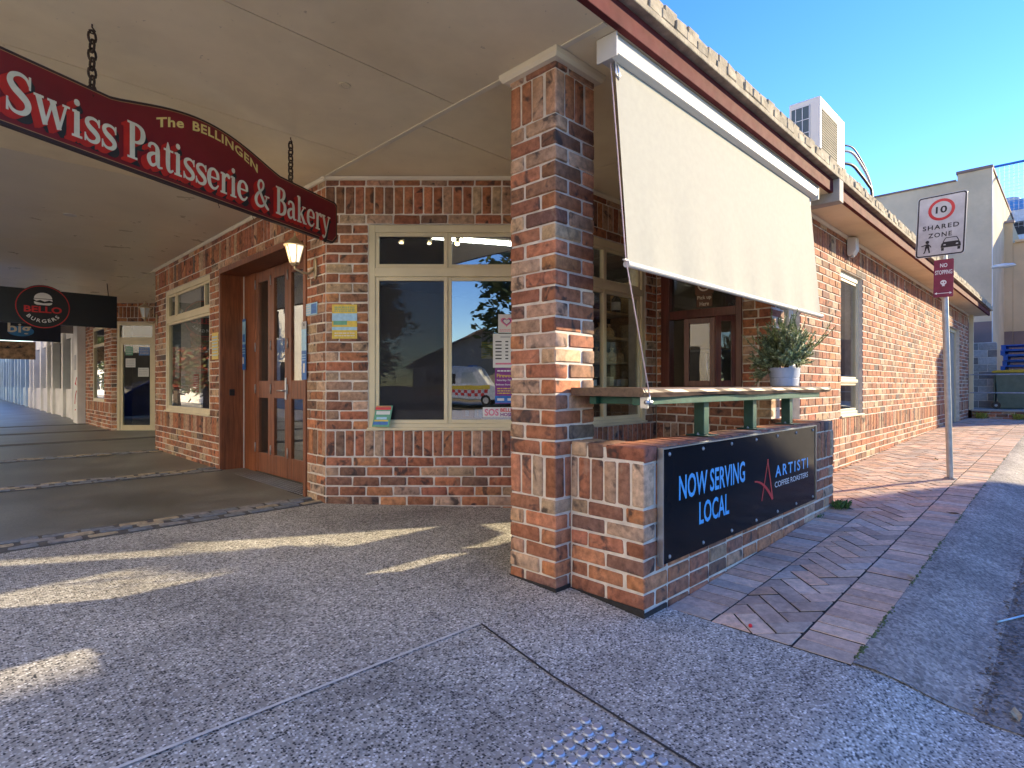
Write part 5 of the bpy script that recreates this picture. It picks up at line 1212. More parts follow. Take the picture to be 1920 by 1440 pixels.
# papers on the far shop window
for i, (y, z0, z1, m, lb) in enumerate(((9.55, 1.25, 1.75, M_PAPER, 'tall white menu sheet inside the street window'), (9.25, .95, 1.35, M_PAPER, 'white paper low inside the street window'), (8.65, 1.05, 1.30, M_RED, 'red printed sheet inside the street window'), (8.05, 1.2, 1.5, M_PAPER, 'white sheet at the right end of the street window'))):
    sheet_poster(ff, uy(y), uy(y) + .22, z0, z1, -.056, m, lines(.1, .9, .08, .92, 7, M_PGREY if m is not M_RED else M_PAPER), lb)
# ------------------------------------------------------------------ inside the bakery: shelves by the porch window, lights
sh = thing('display_shelves', (4.9, 3.62, .1), 'timber display shelves of bread bags behind the porch window', 'shelves')
M_PINE = wood_mat('pine_shelf', (.42, .27, .12), 0, .5)
for z in (1.12, 1.38, 1.64, 1.91): MB().box(3.95, 5.42, 3.50, 3.80, z, z + .022).build('shelf', M_PINE, sh)
for x in (3.95, 4.65, 5.40): MB().box(x, x + .02, 3.50, 3.80, .1, 2.3).build('upright', M_PINE, sh)

MB().box(3.97, 5.40, 3.805, 3.82, .1, 2.3).build('back_panel', mat('dark_shelf_back', (.07, .05, .032), .8), sh)
ri = random.Random(9); M_COOK = mat('biscuits', (.52, .33, .14), .7, 0, .35, 45, .6, 60)
k = 0
for (z, xs_) in ((1.402, (4.72, 4.86, 5.0, 5.14, 5.28)), (1.662, (4.75, 4.92, 5.09))):
    for x in xs_:
        mb = MB(); c = (x, 3.60, z); pr = [(.01, 0), (.058, .004), (.066, .04), (.058, .085), (.03, .105), (.012, .115), (.02, .135), (.03, .15)]
        for i, (r_, zz) in enumerate(pr): pass
        mb.lathe(c, [(r_ * ri.uniform(.9, 1.1), zz) for r_, zz in pr], 10, 1, .8); o = mb.build('biscuit_bag', M_COOK, smooth=True)
        tag(o, ('leftmost', 'second from left', 'third from left', 'fourth from left', 'rightmost')[xs_.index(x) if len(xs_) == 5 else (0, 1, 4)[xs_.index(x)]] + ' golden biscuit bag on the ' + ('lower' if z < 1.5 else 'upper') + ' bag shelf behind the porch window', 'bag', 'biscuit bags on the display shelves')
bt = thing('bottle', (5.22, 3.6, 1.932), 'dark bottle on the top shelf behind the porch window', 'bottle')
MB().lathe((5.22, 3.6, 1.932), [(.045, 0), (.05, .01), (.05, .16), (.02, .2), (.018, .25), (.022, .252), (.022, .28), (.001, .28)], 14).build('glass', M_BLACK, bt, smooth='auto'); MB().lathe((5.22, 3.6, 1.97), [(.0505, 0), (.0508, .09)], 14).build('paper_label', M_PGREY, bt)
for i, x in enumerate((4.72, 4.88, 5.02, 5.16, 5.3)): tag(MB().box(x, x + .07, 3.54, 3.62, 1.142, 1.142 + ri.uniform(.06, .12)).build('packet', (M_PAPER, M_DARK, M_CREAMP, M_PGREY, M_CREAMP)[i], bevel=.004), ('white packet', 'dark packet', 'left cream packet', 'grey packet', 'right cream packet')[i] + ' on the lowest shelf behind the porch window', 'packet')
M_TUBE = mat('fluorescent_tube', (1.0, .95, .8), .3, emit=15.0)
tl = thing('tube_light', (4.6, 5.2, 2.85), 'lit fluorescent tube on the shop ceiling', 'light')
MB().tube([(4.0, 5.3, 2.86), (5.6, 4.5, 2.86)], .02, 8).build('tube', M_TUBE, tl, smooth=True)
MB().box(-.03, .03, -.9, .9, 0, .03).build('batten', M_WHITE, tl)
b_ = [o for o in tl.children if o.name.startswith('batten')][0]; b_.location = (4.8, 4.9, 2.89); b_.rotation_euler = (0, 0, math.atan2(-.8, 1.6) + math.pi / 2)
fill_tube = thing('tube_light', (4.7, 3.4, 2.85), 'unseen fluorescent tube added above the porch window to light the shelves', 'light')
MB().tube([(4.1, 3.44, 2.87), (5.3, 3.44, 2.87)], .018, 8).build('tube', M_TUBE, fill_tube, smooth=True)  # added lamp, brightens the shelf fronts from the window side
M_SPOT = mat('spot_lamp', (1, .8, .5), .3, emit=20.0)
for i, (x, y) in enumerate(((3.75, 5.55), (4.0, 5.35), (4.25, 5.15))):
    t = thing('spotlight', (x, y, 2.80), ('left', 'middle', 'right')[i] + ' small ceiling spotlight seen through the corner window top', 'spotlight', 'spotlights on the shop ceiling')
    MB().tube([(x, y, 2.92), (x, y, 2.86)], .008, 6).tube([(x, y, 2.87), (x - .05, y - .05, 2.79)], .032, 10).build('body', M_CREAMP, t); MB().lathe((x - .052, y - .052, 2.775), [(.001, 0), (.022, .004), (.022, .008)], 10).build('lens', M_SPOT, t)
# coffee machine and counter inside the pick-up window
cm = thing('coffee_machine', (6.1, 2.75, 1.1), 'dark coffee machine inside the pick-up window', 'coffee machine')
MB().box(5.95, 6.35, 2.75, 3.15, 1.1, 1.55).build('body', M_BLACK, cm, bevel=.03); MB().tube([(5.93, 2.9, 1.5), (5.9, 2.88, 1.35), (5.9, 2.86, 1.16)], .008, 8).build('steam_wand', M_ALU, cm, smooth=True); MB().lathe((6.1, 2.55, 1.1), [(.05, 0), (.06, .02), (.055, .2), (.05, .22), (.001, .22)], 14).build('cup_stack', M_PAPER, cm)
tag(MB().box(5.72, 6.5, 2.35, 3.3, 1.04, 1.095).build('service_bench', M_DARK), 'dark bench inside the pick-up window', 'bench')

# ------------------------------------------------------------------ the row to the left
nb = thing('burger_shop', (3, 15, 0), 'brick burger shop with a recessed cream glass door', 'building')
F_far = Fr(2.62, 15.33, -45); LFar = 1.05
F_b2 = Fr(2.62, 18.6, -90); LB2 = 18.6 - 15.33
F_ret = Fr(3.36, 14.59, 0)
H_far = [(.13, .98, -1, 2.57)]; H_b2 = [(18.6 - 17.55, 18.6 - 16.1, Z_S1T, 2.57)]
bb = []; rn = random.Random(31)
for nm, f, L, hol in (('door_wall', F_far, LFar, H_far), ('front_wall', F_b2, LB2, H_b2)):
    mb = MB(); core(mb, f, L, 0, Z_CEIL, hol); wo = mb.build(nm, M_MORT, nb); bb += lay(f, L, .08, hol, wo, rn)
mb = MB(); F_rt = Fr(FX, 10.44, 0); core(mb, Fr(FX + .0, 10.44 + .22, 180), .0001, 0, .01, []); 
bb.sort(key=lambda b: (0 if b.p[0] > 2.63 or b.p[1] < 16.2 else 1, b.near))
for b in bb[:300]: put_brick(b)
mass_bricks(bb[300:], 'brickwork', nb, 7)
MB().box(3.36, 3.6, 10.66, 14.6, 0, Z_CEIL).build('recess_wall', M_MORT, nb)
dfr = MB().fbox(F_far, .13, .19, -.09, -.01, .12, 2.568).fbox(F_far, .92, .98, -.09, -.01, .12, 2.568).fbox(F_far, .19, .92, -.09, -.011, 2.49, 2.568).fbox(F_far, .19, .92, -.09, -.011, 2.14, 2.22).build('door_frame', M_CREAMP, nb, bevel=.004)
MB().fbox(F_far, .19, .92, -.05, -.045, 2.22, 2.49).build('pane', M_GLASS, dfr)
dl = MB().fbox(F_far, .192, .25, -.07, -.02, .13, 2.138).fbox(F_far, .86, .918, -.07, -.02, .13, 2.138).fbox(F_far, .25, .86, -.07, -.021, 2.06, 2.138).fbox(F_far, .25, .86, -.07, -.021, .13, .25).build('glass_door', M_CREAMP, nb, bevel=.004)
MB().fbox(F_far, .25, .86, -.05, -.045, .25, 2.06).build('pane', M_GLASS, dl)
bwin = MB(); f = F_b2; a, b = 18.6 - 17.55, 18.6 - 16.1
bwin.fbox(f, a, a + .06, -.08, -.01, Z_S1T + .002, 2.568).fbox(f, b - .06, b, -.08, -.01, Z_S1T + .002, 2.568).fbox(f, a + .06, b - .06, -.08, -.011, 2.49, 2.568).fbox(f, a + .06, b - .06, -.08, -.011, Z_S1T + .002, .83).fbox(f, a + .06, b - .06, -.08, -.008, 2.08, 2.15)
wb = bwin.build('window', M_CREAMP, nb, bevel=.004)
for z0, z1 in ((.83, 2.08), (2.15, 2.49)): MB().fbox(f, a + .06, b - .06, -.05, -.045, z0, z1).build('pane', M_GLASS, wb)
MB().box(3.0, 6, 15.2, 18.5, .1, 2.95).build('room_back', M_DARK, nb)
for i, (u0, u1, z0, z1, m, lb) in enumerate(((.30, .52, 1.55, 1.75, M_PAPER, 'white notice on the cream glass door, left one'), (.58, .82, 1.34, 1.54, M_PAPER, 'white notice on the cream glass door, lower right one'), (.60, .84, 1.82, 2.0, M_PBLUE, 'blue notice at the top of the cream glass door'), (.30, .46, 1.82, 2.02, M_PGRN, 'green notice at the top of the cream glass door'))):
    sheet_poster(F_far, u0, u1, z0, z1, -.044, m, lines(.1, .9, .1, .9, 4, M_PGREY), lb)
# burger sign across the footpath
FB = Fr(.15, 12.42, 0); WB = 2.065
bs_ = thing('hanging_sign', (1.2, 12.42, 2.17), 'black hanging board with a round red-edged BELLO BURGERS badge', 'sign')
MB().fbox(FB, 0, WB, -.06, 0, 2.185, 2.765).build('board', mat('matt_black_board', (.008, .009, .014), .35), bs_, bevel=.004)
BC, BZ, BR = 1.02, 2.475, .37; cv = lambda p, n: FB.p(p[0], n, p[1])
circ = lambda r, k=40: [(BC + r * math.cos(2 * math.pi * i / k), BZ + r * math.sin(2 * math.pi * i / k)) for i in range(k)]
MB().prism(circ(BR), .0, .006, cv).build('badge', M_PBLACK, bs_)
mb = MB(); k = 40; mb.add([cv(p, .0075) for p in circ(BR - .012) + circ(BR - .024)], [(i, (i + 1) % k, k + (i + 1) % k, k + i) for i in range(k)]); letters(mb, cv, 'BELLO', BC - .25, BC + .25, BZ - .10, BZ + .01, .0075, 0, .03); mb.build('red_print', M_RED, bs_)
mb = MB(); letters(mb, cv, 'BURGERS', 0, 1, 0, 1, .0075, 0, .02, 1.3, warp=lambda a, b: (BC + (.23 + (1 - b) * .06) * math.sin((a - .5) * 1.75), BZ + .02 - (.23 + (1 - b) * .06) * math.cos((a - .5) * 1.75)))
mb.build('white_print', M_PWHITE, bs_); mb = MB()
bun = lambda x0, x1, z0, z1: mb.flat([(BC + x, BZ + z) for x, z in ((x0, z0), (x1, z0), (x1, z1), (x0, z1))], cv, .0078)
mb.flat([(BC + .12 * math.cos(t), BZ + .14 + .10 * math.sin(t)) for t in [math.pi * i / 12 for i in range(13)]], cv, .0077)
mb.flat([(BC - .125, BZ + .12), (BC - .09, BZ + .095), (BC - .04, BZ + .115), (BC + .02, BZ + .09), (BC + .08, BZ + .115), (BC + .125, BZ + .10), (BC + .12, BZ + .13), (BC - .12, BZ + .132)], cv, .0078)
mb.flat([(BC - .12, BZ + .085), (BC - .115, BZ + .05), (BC - .08, BZ + .03), (BC + .08, BZ + .03), (BC + .115, BZ + .05), (BC + .12, BZ + .078), (BC, BZ + .06)], cv, .0079)
mb.build('burger_emblem', M_PWHITE, bs_)
for x in (.35, 1.92): MB().tube([FB.p(x, -.03, 2.99), FB.p(x + .02, -.03, 2.76)], .008, 6).build('hanger', M_RUST, bs_)
# next signs and awnings down the street
sg = thing('hanging_sign', (1.1, 19.0, 2.2), 'navy hanging board with cream script and a blue oval, behind the burger sign', 'sign')
FG = Fr(-.4, 19.0, 0); MB().fbox(FG, 0, 2.55, -.05, 0, 2.28, 2.95).build('board', mat('navy_board', (.01, .014, .03), .4), sg); cv = lambda p, n: FG.p(p[0], n, p[1])
for wd, a, b in (('a', .5, .62), ('little', .75, 1.35), ('big', 1.5, 1.95)): mb = MB(); letters(mb, cv, wd, a, b, 2.48 if wd != 'big' else 2.41, 2.62 if wd == 'a' else 2.72, .002, 0, .02); mb.build('lettering', M_LETC, sg)
MB().prism([(1.75 + .26 * math.cos(i * .3), 2.52 + .13 * math.sin(i * .3)) for i in range(21)], .0, .001, cv).build('oval', mat('oval_blue', (.04, .22, .5), .4), sg)
br = thing('hanging_sign', (1.3, 24, 2.2), 'brown patterned hanging sign with three black birds', 'sign')
FH = Fr(.62, 24, 0); MB().fbox(FH, 0, 1.45, -.05, 0, 1.98, 2.55).build('board', mat('brown_pattern', (.33, .20, .11), .6, 0, .5, 7), br); cv = lambda p, n: FH.p(p[0], n, p[1])
mb = MB()
for i in range(3):
    cx, cz = .45 + i * .3, 2.34 + .02 * i; mb.flat([(cx - .12, cz - .03), (cx - .03, cz - .02), (cx + .03, cz + .05), (cx + .05, cz + .0), (cx + .13, cz + .03), (cx + .05, cz - .04), (cx - .02, cz - .05)], cv, .002 + i * .0002)
mb.build('birds', M_PBLACK, br)
dk = thing('hanging_sign', (.9, 29, 2.2), 'small dark red hanging sign at the far left of the arcade', 'sign'); MB().box(.7, 1.45, 28.95, 29, 2.05, 2.55).build('board', mat('oxblood_board', (.08, .01, .012), .5), dk)
MB().box(1.0, 1.02, 28.96, 28.98, 2.55, 3.2).build('hanger', M_RUST, dk)
wr = thing('white_shop', (3, 30, 0), 'row of white and pale blue painted shopfronts further along the arcade', 'building')
M_WPAINT = mat('white_wall_paint', (.80, .78, .73), .7, 0, .08, 2, dirt=.3); M_BPAINT = mat('pale_blue_paint', (.42, .58, .70), .6, 0, .08, 2, dirt=.2); M_TAUPE = mat('taupe_paint', (.28, .24, .24), .7, 0, .08, 2)
MB().box(2.45, 4, 18.62, 19.3, 0, 3.4).build('party_wall', M_WPAINT, wr)
MB().box(-.4, 4, 18.62, 18.75, 3.0, 3.7).build('valance', M_WPAINT, wr); MB().box(-.4, 3.0, 19.3, 19.4, 2.55, 2.75).build('beam', M_TAUPE, wr)
MB().box(-.4, 4, 16.82, 27, 3.05, 3.2).build('awning', M_WPAINT, wr)
M_DGLASS = mat('dark_shop_glass', (.05, .06, .07), .25, spec=.2)
y = 19.3; i = 0
while y < 52:
    w = 1.1 + .5 * (i % 3); m = M_WPAINT if y < 33 else M_BPAINT
    MB().box(2.62, 3.0, y, y + .35, 0, 3.05).build('pilaster', m, wr); MB().box(2.70, 3.0, y + .35, y + .35 + w, 0, .95).build('stall_riser', m, wr)
    fo = MB().box(2.70, 2.78, y + .35, y + .35 + w, .951, 1.03).box(2.70, 2.78, y + .35, y + .35 + w, 2.6, 3.05).build('window_frame', m, wr); MB().box(2.82, 2.84, y + .35, y + .35 + w, 1.03, 2.6).build('pane', M_DGLASS, fo)
    y += w + .35; i += 1
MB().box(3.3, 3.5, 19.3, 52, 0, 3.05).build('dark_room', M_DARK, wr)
MB().box(2.44, 2.449, 18.8, 19.1, 1.55, 1.95).build('wall_plaque', M_PGREY, wr)
st_ = MB(); cvp = lambda p, n: (2.44 - n, p[0], p[1])
for q in ([(18.7, 1.35), (18.85, 1.2), (18.78, 1.15), (18.95, 1.2)], [(18.72, 1.0), (18.9, .85), (18.98, .65)], [(18.85, .5), (18.95, .48)]):
    for a, b in zip(q, q[1:]):
        st_.tube([(2.447, a[0], a[1]), (2.447, b[0], b[1])], .012, 5)
st_.build('red_scrawl', M_RED, wr)
# ------------------------------------------------------------------ end of the lane, right background
bw = thing('rendered_building', (24, 5, 0), 'tall beige rendered wall rising behind the bakery roof', 'building')
MB().box(22, 30, 2.63, 14, 0, 7.42).build('wall', M_RENDER, bw); MB().box(21.99, 30, 1.82, 2.63, 0, 7.62).build('pier', M_RENDER, bw)
MB().box(21.95, 30, 1.79, 2.66, 7.621, 7.70).build('parapet_cap', M_PINKR, bw); MB().box(21.96, 30, 2.661, 14, 7.421, 7.47).build('parapet_cap', M_PINKR, bw)
MB().box(21.975, 21.989, 1.815, 14, 0, 3.05).build('painted_base', M_PINKR, bw)
MB().box(21.96, 22.0, 1.795, 1.8185, .5, 7.62).build('corner_bead', M_WHITE, bw)
fl = thing('flood_light', (21.9, 1.5, 4.6), 'oval white bulkhead street light on the beige wall corner', 'light')
MB().lathe((21.9, 1.55, 4.58), [(.05, .0), (.22, .02), (.26, .06), (.2, .11), (.04, .13)], 16, .45, 1.1).build('shade', M_WHITE, fl, smooth=True); MB().tube([(21.95, 1.79, 4.64), (21.9, 1.6, 4.66)], .03, 8).build('arm', M_WHITE, fl)
b2 = thing('tan_building', (28, 0, 0), 'tan rendered boundary walls at the end of the lane', 'building')
MB().box(26, 32, 1.60, 2.6, 0, 6.75).build('wall', M_RENDER2, b2); MB().box(26.05, 32, -4, 1.595, 0, 6.05).build('wall', M_RENDER2, b2)
MB().box(25.95, 26.2, 1.55, 2.65, 6.751, 6.83).build('coping', M_TAUPE, b2); MB().box(25.95, 26.2, -4, 1.545, 6.051, 6.13).build('coping', M_RENDER2, b2)
MB().box(25.97, 25.999, 1.602, 2.6, 0, 3.0).box(26.02, 26.049, -4, 1.59, 0, 3.0).build('painted_base', M_PINKR, b2)
bc = thing('blue_white_building', (34, 0, 6), 'white upper storey with a blue band and dark windows above the tan wall', 'building')
M_CBLUE = mat('colour_band_blue', (.05, .22, .50), .5); M_WCLAD = mat('white_cladding', (.55, .56, .58), .5)
MB().box(32, 38, -6, 2.7, 6.0, 9.0).build('wall', M_WCLAD, bc); MB().box(31.97, 31.999, -6, 2.7, 8.55, 8.98).build('blue_band', M_CBLUE, bc)
for y in (2.0, .9, -.4, -1.7): MB().box(31.97, 31.998, y - .5, y + .25, 7.5, 8.05).build('window', M_DARK, bc)
for y in (2.1, 1.2, .2): MB().lathe((32.4, y, 9.0), [(.38, 0), (.36, .12), (.25, .2), (.001, .22)], 14, .6, 1.0).build('roof_cowl', M_PGREY, bc, smooth=True)
fe_ = thing('mesh_fence', (31.0, 0, 6.7), 'fine mesh safety fence on top of the tan wall', 'fence')
MB().tube([(27.2, 2.55, 9.15), (27.2, -3.5, 9.15)], .045, 8).build('top_rail', M_PBLUE, fe_)
mb = MB()
for i in range(46): mb.box(27.19, 27.2, 2.55 - i * .13, 2.556 - i * .13, 6.8, 9.15)
for i in range(18): mb.box(27.188, 27.1985, -3.5, 2.55, 6.85 + i * .13, 6.856 + i * .13)
mb.build('wire_mesh', M_STEEL, fe_)
# retaining wall, rail, block wall, bin, pallets
rw_ = thing('retaining_wall', (18.95, .5, 0), 'low brick retaining wall closing the end of the brick path', 'wall')
FR = Fr(18.95, 1.97, -90); MB().fbox(FR, 0, 3.2, -.22, -.009, 0, .47).build('mortar_core', M_MORT, rw_)
rr_ = random.Random(44)
for row in range(4):
    u = (row % 2) * -.12
    while u < 3.1:
        b = Brick(FR.p(max(u, 0) + .12, 0, .20 + row * .0866), FR.ang, .23, .1, .076, brick_col(rr_), rw_); put_brick(b); u += .24
MB().fbox(FR, -.01, 3.2, -.24, .03, .471, .515).build('coping', M_CONC, rw_, bevel=.006)
hr = thing('handrail', (18.9, .5, .5), 'thin two-rail steel handrail along the yard edge', 'handrail')
for z in (.95, 1.42): MB().tube([(18.98, 2.02, z), (18.98, -1.2, z)], .018, 8).build('rail', M_STEEL, hr)
for y in (.15, -1.1): MB().tube([(18.98, y, .5), (18.98, y, 1.44)], .02, 8).build('stanchion', M_STEEL, hr)
dp = thing('downpipe', (18.9, 1.98, .5), 'cream downpipe at the far corner of the bakery', 'downpipe')
MB().box(18.97, 19.06, 1.94, 2.03, .5, 2.98).build('pipe', M_CREAMP, dp); MB().box(18.965, 19.065, 1.935, 2.035, 1.6, 1.63).build('strap', M_CREAMP, dp)
bk = thing('block_wall', (20.8, 2.3, .5), 'short grey concrete block wall beside the wheelie bin', 'wall')
MB().box(20.83, 21.0, 1.64, 3.3, .5, 2.36).build('mortar_core', M_MORT, bk)
blk = [mat('block_%d' % i, c, .9, 0, .12, 20, .4, 80) for i, c in enumerate(((.30, .28, .25), (.38, .35, .31), (.48, .46, .43), (.25, .21, .18)))]
for row in range(9):
    y = 1.62 - (row % 2) * .2
    while y < 3.2:
        y0 = max(y, 1.62); vs, fs = bevbox(y + .39 - y0, .12, .19, .006); mb = MB(); mb.add([(20.82 + b_, y0 + (y + .39 - y0) / 2 + a_, .605 + row * .205 + c_) for a_, b_, c_ in vs], fs); mb.build('block', rr_.choice(blk), bk); y += .405
bn = thing('wheelie_bin', (20.5, 1.3, .5), 'dark green wheelie bin with a yellow lid', 'bin')
bx, by = 20.45, 1.28
def taper(x0, x1, y0, y1, z0, z1, k): 
    cx, cy = (x0 + x1) / 2, (y0 + y1) / 2; return [(cx + (x - cx) * s, cy + (y - cy) * s, z) for z, s in ((z0, k), (z1, 1)) for y in (y0, y1) for x in (x0, x1)]
mb = MB(); mb.add(taper(bx - .29, bx + .29, by - .33, by + .33, .52, 1.48, .8), [(0, 2, 3, 1), (4, 5, 7, 6), (0, 1, 5, 4), (2, 6, 7, 3), (0, 4, 6, 2), (1, 3, 7, 5)]); mb.build('tub', mat('bin_green', (.12, .16, .11), .45), bn, bevel=.02)
mb = MB(); mb.prism([(by - .37, 1.485), (by + .38, 1.485), (by + .40, 1.515), (by + .34, 1.55), (by - .30, 1.57), (by - .37, 1.53)], bx - .31, bx + .31, lambda p, t: (t, p[0], p[1])); mb.build('lid', mat('bin_yellow', (.62, .40, .02), .45), bn, bevel=.012)
mb = MB(); mb.box(bx - .2, bx + .2, by + .33, by + .36, .62, 1.45); mb.build('rear_spine', MATS['bin_green'], bn)
for s in (-1, 1): 
    mb = MB(); mb.tube([(bx + s * .23, by + .30, .60), (bx + s * .29, by + .30, .60)], .10, 16); w_ = mb.build('wheel', M_BLACK, bn, smooth='auto'); MB().tube([(bx + s * .228, by + .30, .60), (bx + s * .292, by + .30, .60)], .035, 10).build('hub', M_PGREY, w_)
M_PALB = mat('pallet_blue', (.012, .11, .42), .55, 0, .2, 6, dirt=.3)
p0 = thing('pallet', (21.3, .9, .5), 'bottom blue pallet in the stack behind the wheelie bin', 'pallet', 'blue pallets stacked behind the bin')
px0, py0 = 20.95, .02
for i in range(7): MB().box(px0 + .0 + i * .165, px0 + .12 + i * .165, py0, py0 + 1.5, .62, .645).build('deck_board', M_PALB, p0)
for i in range(3): MB().box(px0, px0 + 1.11, py0 + i * .70, py0 + .10 + i * .70, .525, .619).build('bearer', M_PALB, p0)
for i in range(3): MB().box(px0 + i * .5, px0 + .11 + i * .5, py0, py0 + 1.5, .505, .524).build('bottom_board', M_PALB, p0)
for k in range(1, 12):
    c = copy_tree(p0, (rr_.uniform(-.03, .03), rr_.uniform(-.03, .03), k * .148))
    c['label'] = ('second from bottom', 'third from bottom', 'fourth from bottom', 'fifth from bottom', 'sixth from bottom', 'sixth from top', 'fifth from top', 'fourth from top', 'third from top', 'second from top', 'topmost')[k - 1] + ' blue pallet in the stack behind the wheelie bin'

# ------------------------------------------------------------------ across the lane and the street: seen in the glass, or shaped unseen to shade the lane and bounce light
lb = thing('lane_building', (15, -9, 0), 'two-storey rendered building across the lane, out of frame', 'building')
LBX, LBH = 20.8, 6.5
MB().box(11.4, LBX, -12, -6, -.2, LBH - .12).build('wall', M_RENDER2, lb); MB().box(11.35, LBX + .05, -12.1, -5.95, LBH - .119, LBH).build('parapet', M_CONC, lb)
MB().box(12.9, 14.42, -7.6, -6.3, LBH + .001, LBH + .95).build('roof_shade_block', M_RENDER, lb)  # unseen block added to trim the sun patch on the footpath
for i in range(3):
    for z in (1.0, 4.0):
        x = 12.2 + i * 2.6; wdw = MB().box(x, x + 1.3, -5.999, -5.96, z, z + 1.4).build('window', M_WHITE, lb); MB().box(x + .06, x + 1.24, -5.959, -5.955, z + .06, z + 1.34).build('pane', M_GLASS, wdw)
hs = thing('house', (-20, -14, 0), 'gabled weatherboard house across the street, reflected in the corner window', 'house')
def cw(Xc, Yc): return ((Yc + Xc) * S2, (Yc - Xc) * S2)
hx, hy = cw(-2, -30); FHs = Fr(hx, hy, 135)
M_WBRD = mat('weatherboard', (.34, .30, .25), .7, 0, .08, 2); M_ROOFD = mat('dark_roof_sheet', (.16, .12, .10), .6)
mb = MB(); mb.prism([(-5, 0), (5, 0), (5, 2.6), (0, 5.0), (-5, 2.6)], -9, 0, lambda p, n: FHs.p(p[0], n, p[1])); mb.build('wall', M_WBRD, hs)
mb = MB()
for s in (-1, 1): mb.prism([(s * 0, 5.0), (s * 5.5, 2.36), (s * 5.5, 2.52), (0, 5.16)], -9.3, .4, lambda p, n: FHs.p(p[0], n, p[1]))
mb.build('roof', M_ROOFD, hs)
for u in (-2.6, 1.4): w_ = MB().fbox(FHs, u, u + 1.3, .002, .05, .9, 2.2).build('window', M_WHITE, hs); MB().fbox(FHs, u + .08, u + 1.22, .051, .055, .98, 2.12).build('pane', M_DARK, w_)
op = thing('bounce_shop_row', (-13, 30, 0), 'unseen row of pale shop blocks added across the main street to bounce warm light', 'building')
M_CRM = mat('cream_render', (.89, .82, .69), .85, 0, .06, .6); M_WHR = mat('white_render', (.90, .85, .76), .85, 0, .05, .6)  # unseen row set close and pale to bounce warm light under the awning
for i in range(10):
    y0 = -2 + i * 10.0; h = (11, 10, 11.6)[i % 3]; m = (M_CRM, M_WHR, M_WHR)[i % 3]
    wl = MB().box(-16, -7.6, y0, y0 + 9.9, -.2, h).build('wall', m, op); MB().box(-7.7, -7.4, y0, y0 + 9.9, h + .001, h + .2).build('cornice', m, op)
    for k in range(3): MB().box(-7.599, -7.55, y0 + 1.2 + k * 3, y0 + 2.6 + k * 3, .6, 2.4).build('shop_window', M_DARK, wl); MB().box(-7.599, -7.55, y0 + 1.4 + k * 3, y0 + 2.3 + k * 3, 5.0, 6.5).build('window', M_DARK, wl)
def reflect_tree(Xc, Yc, h, r, label, seed, m, trunk_h):
    x, y = cw(Xc, Yc); t = thing('tree', (x, y, 0), label, 'tree', 'street trees reflected in the glass'); q = random.Random(seed)
    tr = MB().tube([(x, y, -.2), (x + .1, y, h * .3), (x + .3, y + .2, h * .6)], .22, 8, r1=.08)
    for i in range(6):
        a = q.uniform(0, 6.28); tr.tube([(x + .1, y + .05, h * (.3 + .05 * i)), (x + math.cos(a) * r * .6, y + math.sin(a) * r * .6, h * (.5 + .06 * i))], .07, 6, r1=.02)
    tr.build('trunk', mat('bark', (.13, .09, .065), .9, 0, .3, 8), t)
    lf = MB(); cl = []
    for i in range(26):
        a = q.uniform(0, 6.28); e = q.uniform(-.9, 1); d = q.uniform(.3, 1); cl.append((x + r * d * math.cos(a) * (1 - abs(e) * .4), y + r * d * math.sin(a) * (1 - abs(e) * .4), trunk_h + (h - trunk_h) * (.5 + .48 * e)))
    for i in range(5200):
        c = q.choice(cl); s = r * .3; p = (c[0] + q.gauss(0, s * .5), c[1] + q.gauss(0, s * .5), c[2] + q.gauss(0, s * .42)); w = q.uniform(.08, .17) * max(1.0, r * .55); a, b = q.uniform(0, 6.28), q.uniform(-1, 1)
        ux, uyv, uz = math.cos(a) * w, math.sin(a) * w, b * w * .7; vx, vy, vz = -math.sin(a) * w * .5, math.cos(a) * w * .5, w * .3
        lf.add([(p[0] - ux, p[1] - uyv, p[2] - uz), (p[0] + vx, p[1] + vy, p[2] + vz), (p[0] + ux, p[1] + uyv, p[2] + uz), (p[0] - vx, p[1] - vy, p[2] - vz)], [(0, 1, 2, 3)], 0 if q.random() < .6 else 1)
    lf.build('crown', m, t)
M_TL = mat('gum_leaf', (.09, .13, .04), .6, 0, .4, 3); M_TL2 = mat('gum_leaf_olive', (.16, .17, .06), .6, 0, .4, 3); M_TR = mat('maple_leaf_red', (.33, .07, .04), .6, 0, .4, 3)
reflect_tree(1.6, -26, 9.5, 4.0, 'tall olive gum tree across the street, reflected right of the mullion', 3, [M_TL, M_TL2], 3.0)
reflect_tree(-9, -22, 7, 3.0, 'bushy green tree across the street, reflected in the doors', 4, [M_TL, M_TL2], 1.5)
reflect_tree(-10.3, 2.5, 4.6, 1.5, 'red and green street tree opposite the entrance, reflected in the street window', 5, [M_TR, M_TL2], 1.6)
reflect_tree(-15.2, 7.4, 5.0, 1.6, 'green street tree further along, reflected in the far glass', 6, [M_TL, M_TL2], 1.8)
for i, (x, y) in enumerate(((-4.2, 30), (-5.2, 39), (-4.2, 52))):
    reflect_tree((x - y) * S2, (x + y) * S2, (5.2, 6.0, 6)[i], (2.2, 2.6, 2.4)[i], ('nearest', 'middle', 'farthest')[i] + ' leafy street tree opposite, reflected in the street window', 20 + i, ([M_TR, M_TL2], [M_TL, M_TL2], [M_TL2, M_TL])[i], .9)
tt = thing('tree', (-.4, 58, 0), 'green street tree in sunlight at the far end of the arcade', 'tree'); q = random.Random(8); lf = MB(); MB().tube([(-.2, 60, 0), (-.1, 60, 2.2), (.1, 60, 4)], .18, 8, r1=.06).build('trunk', MATS['bark'], tt)
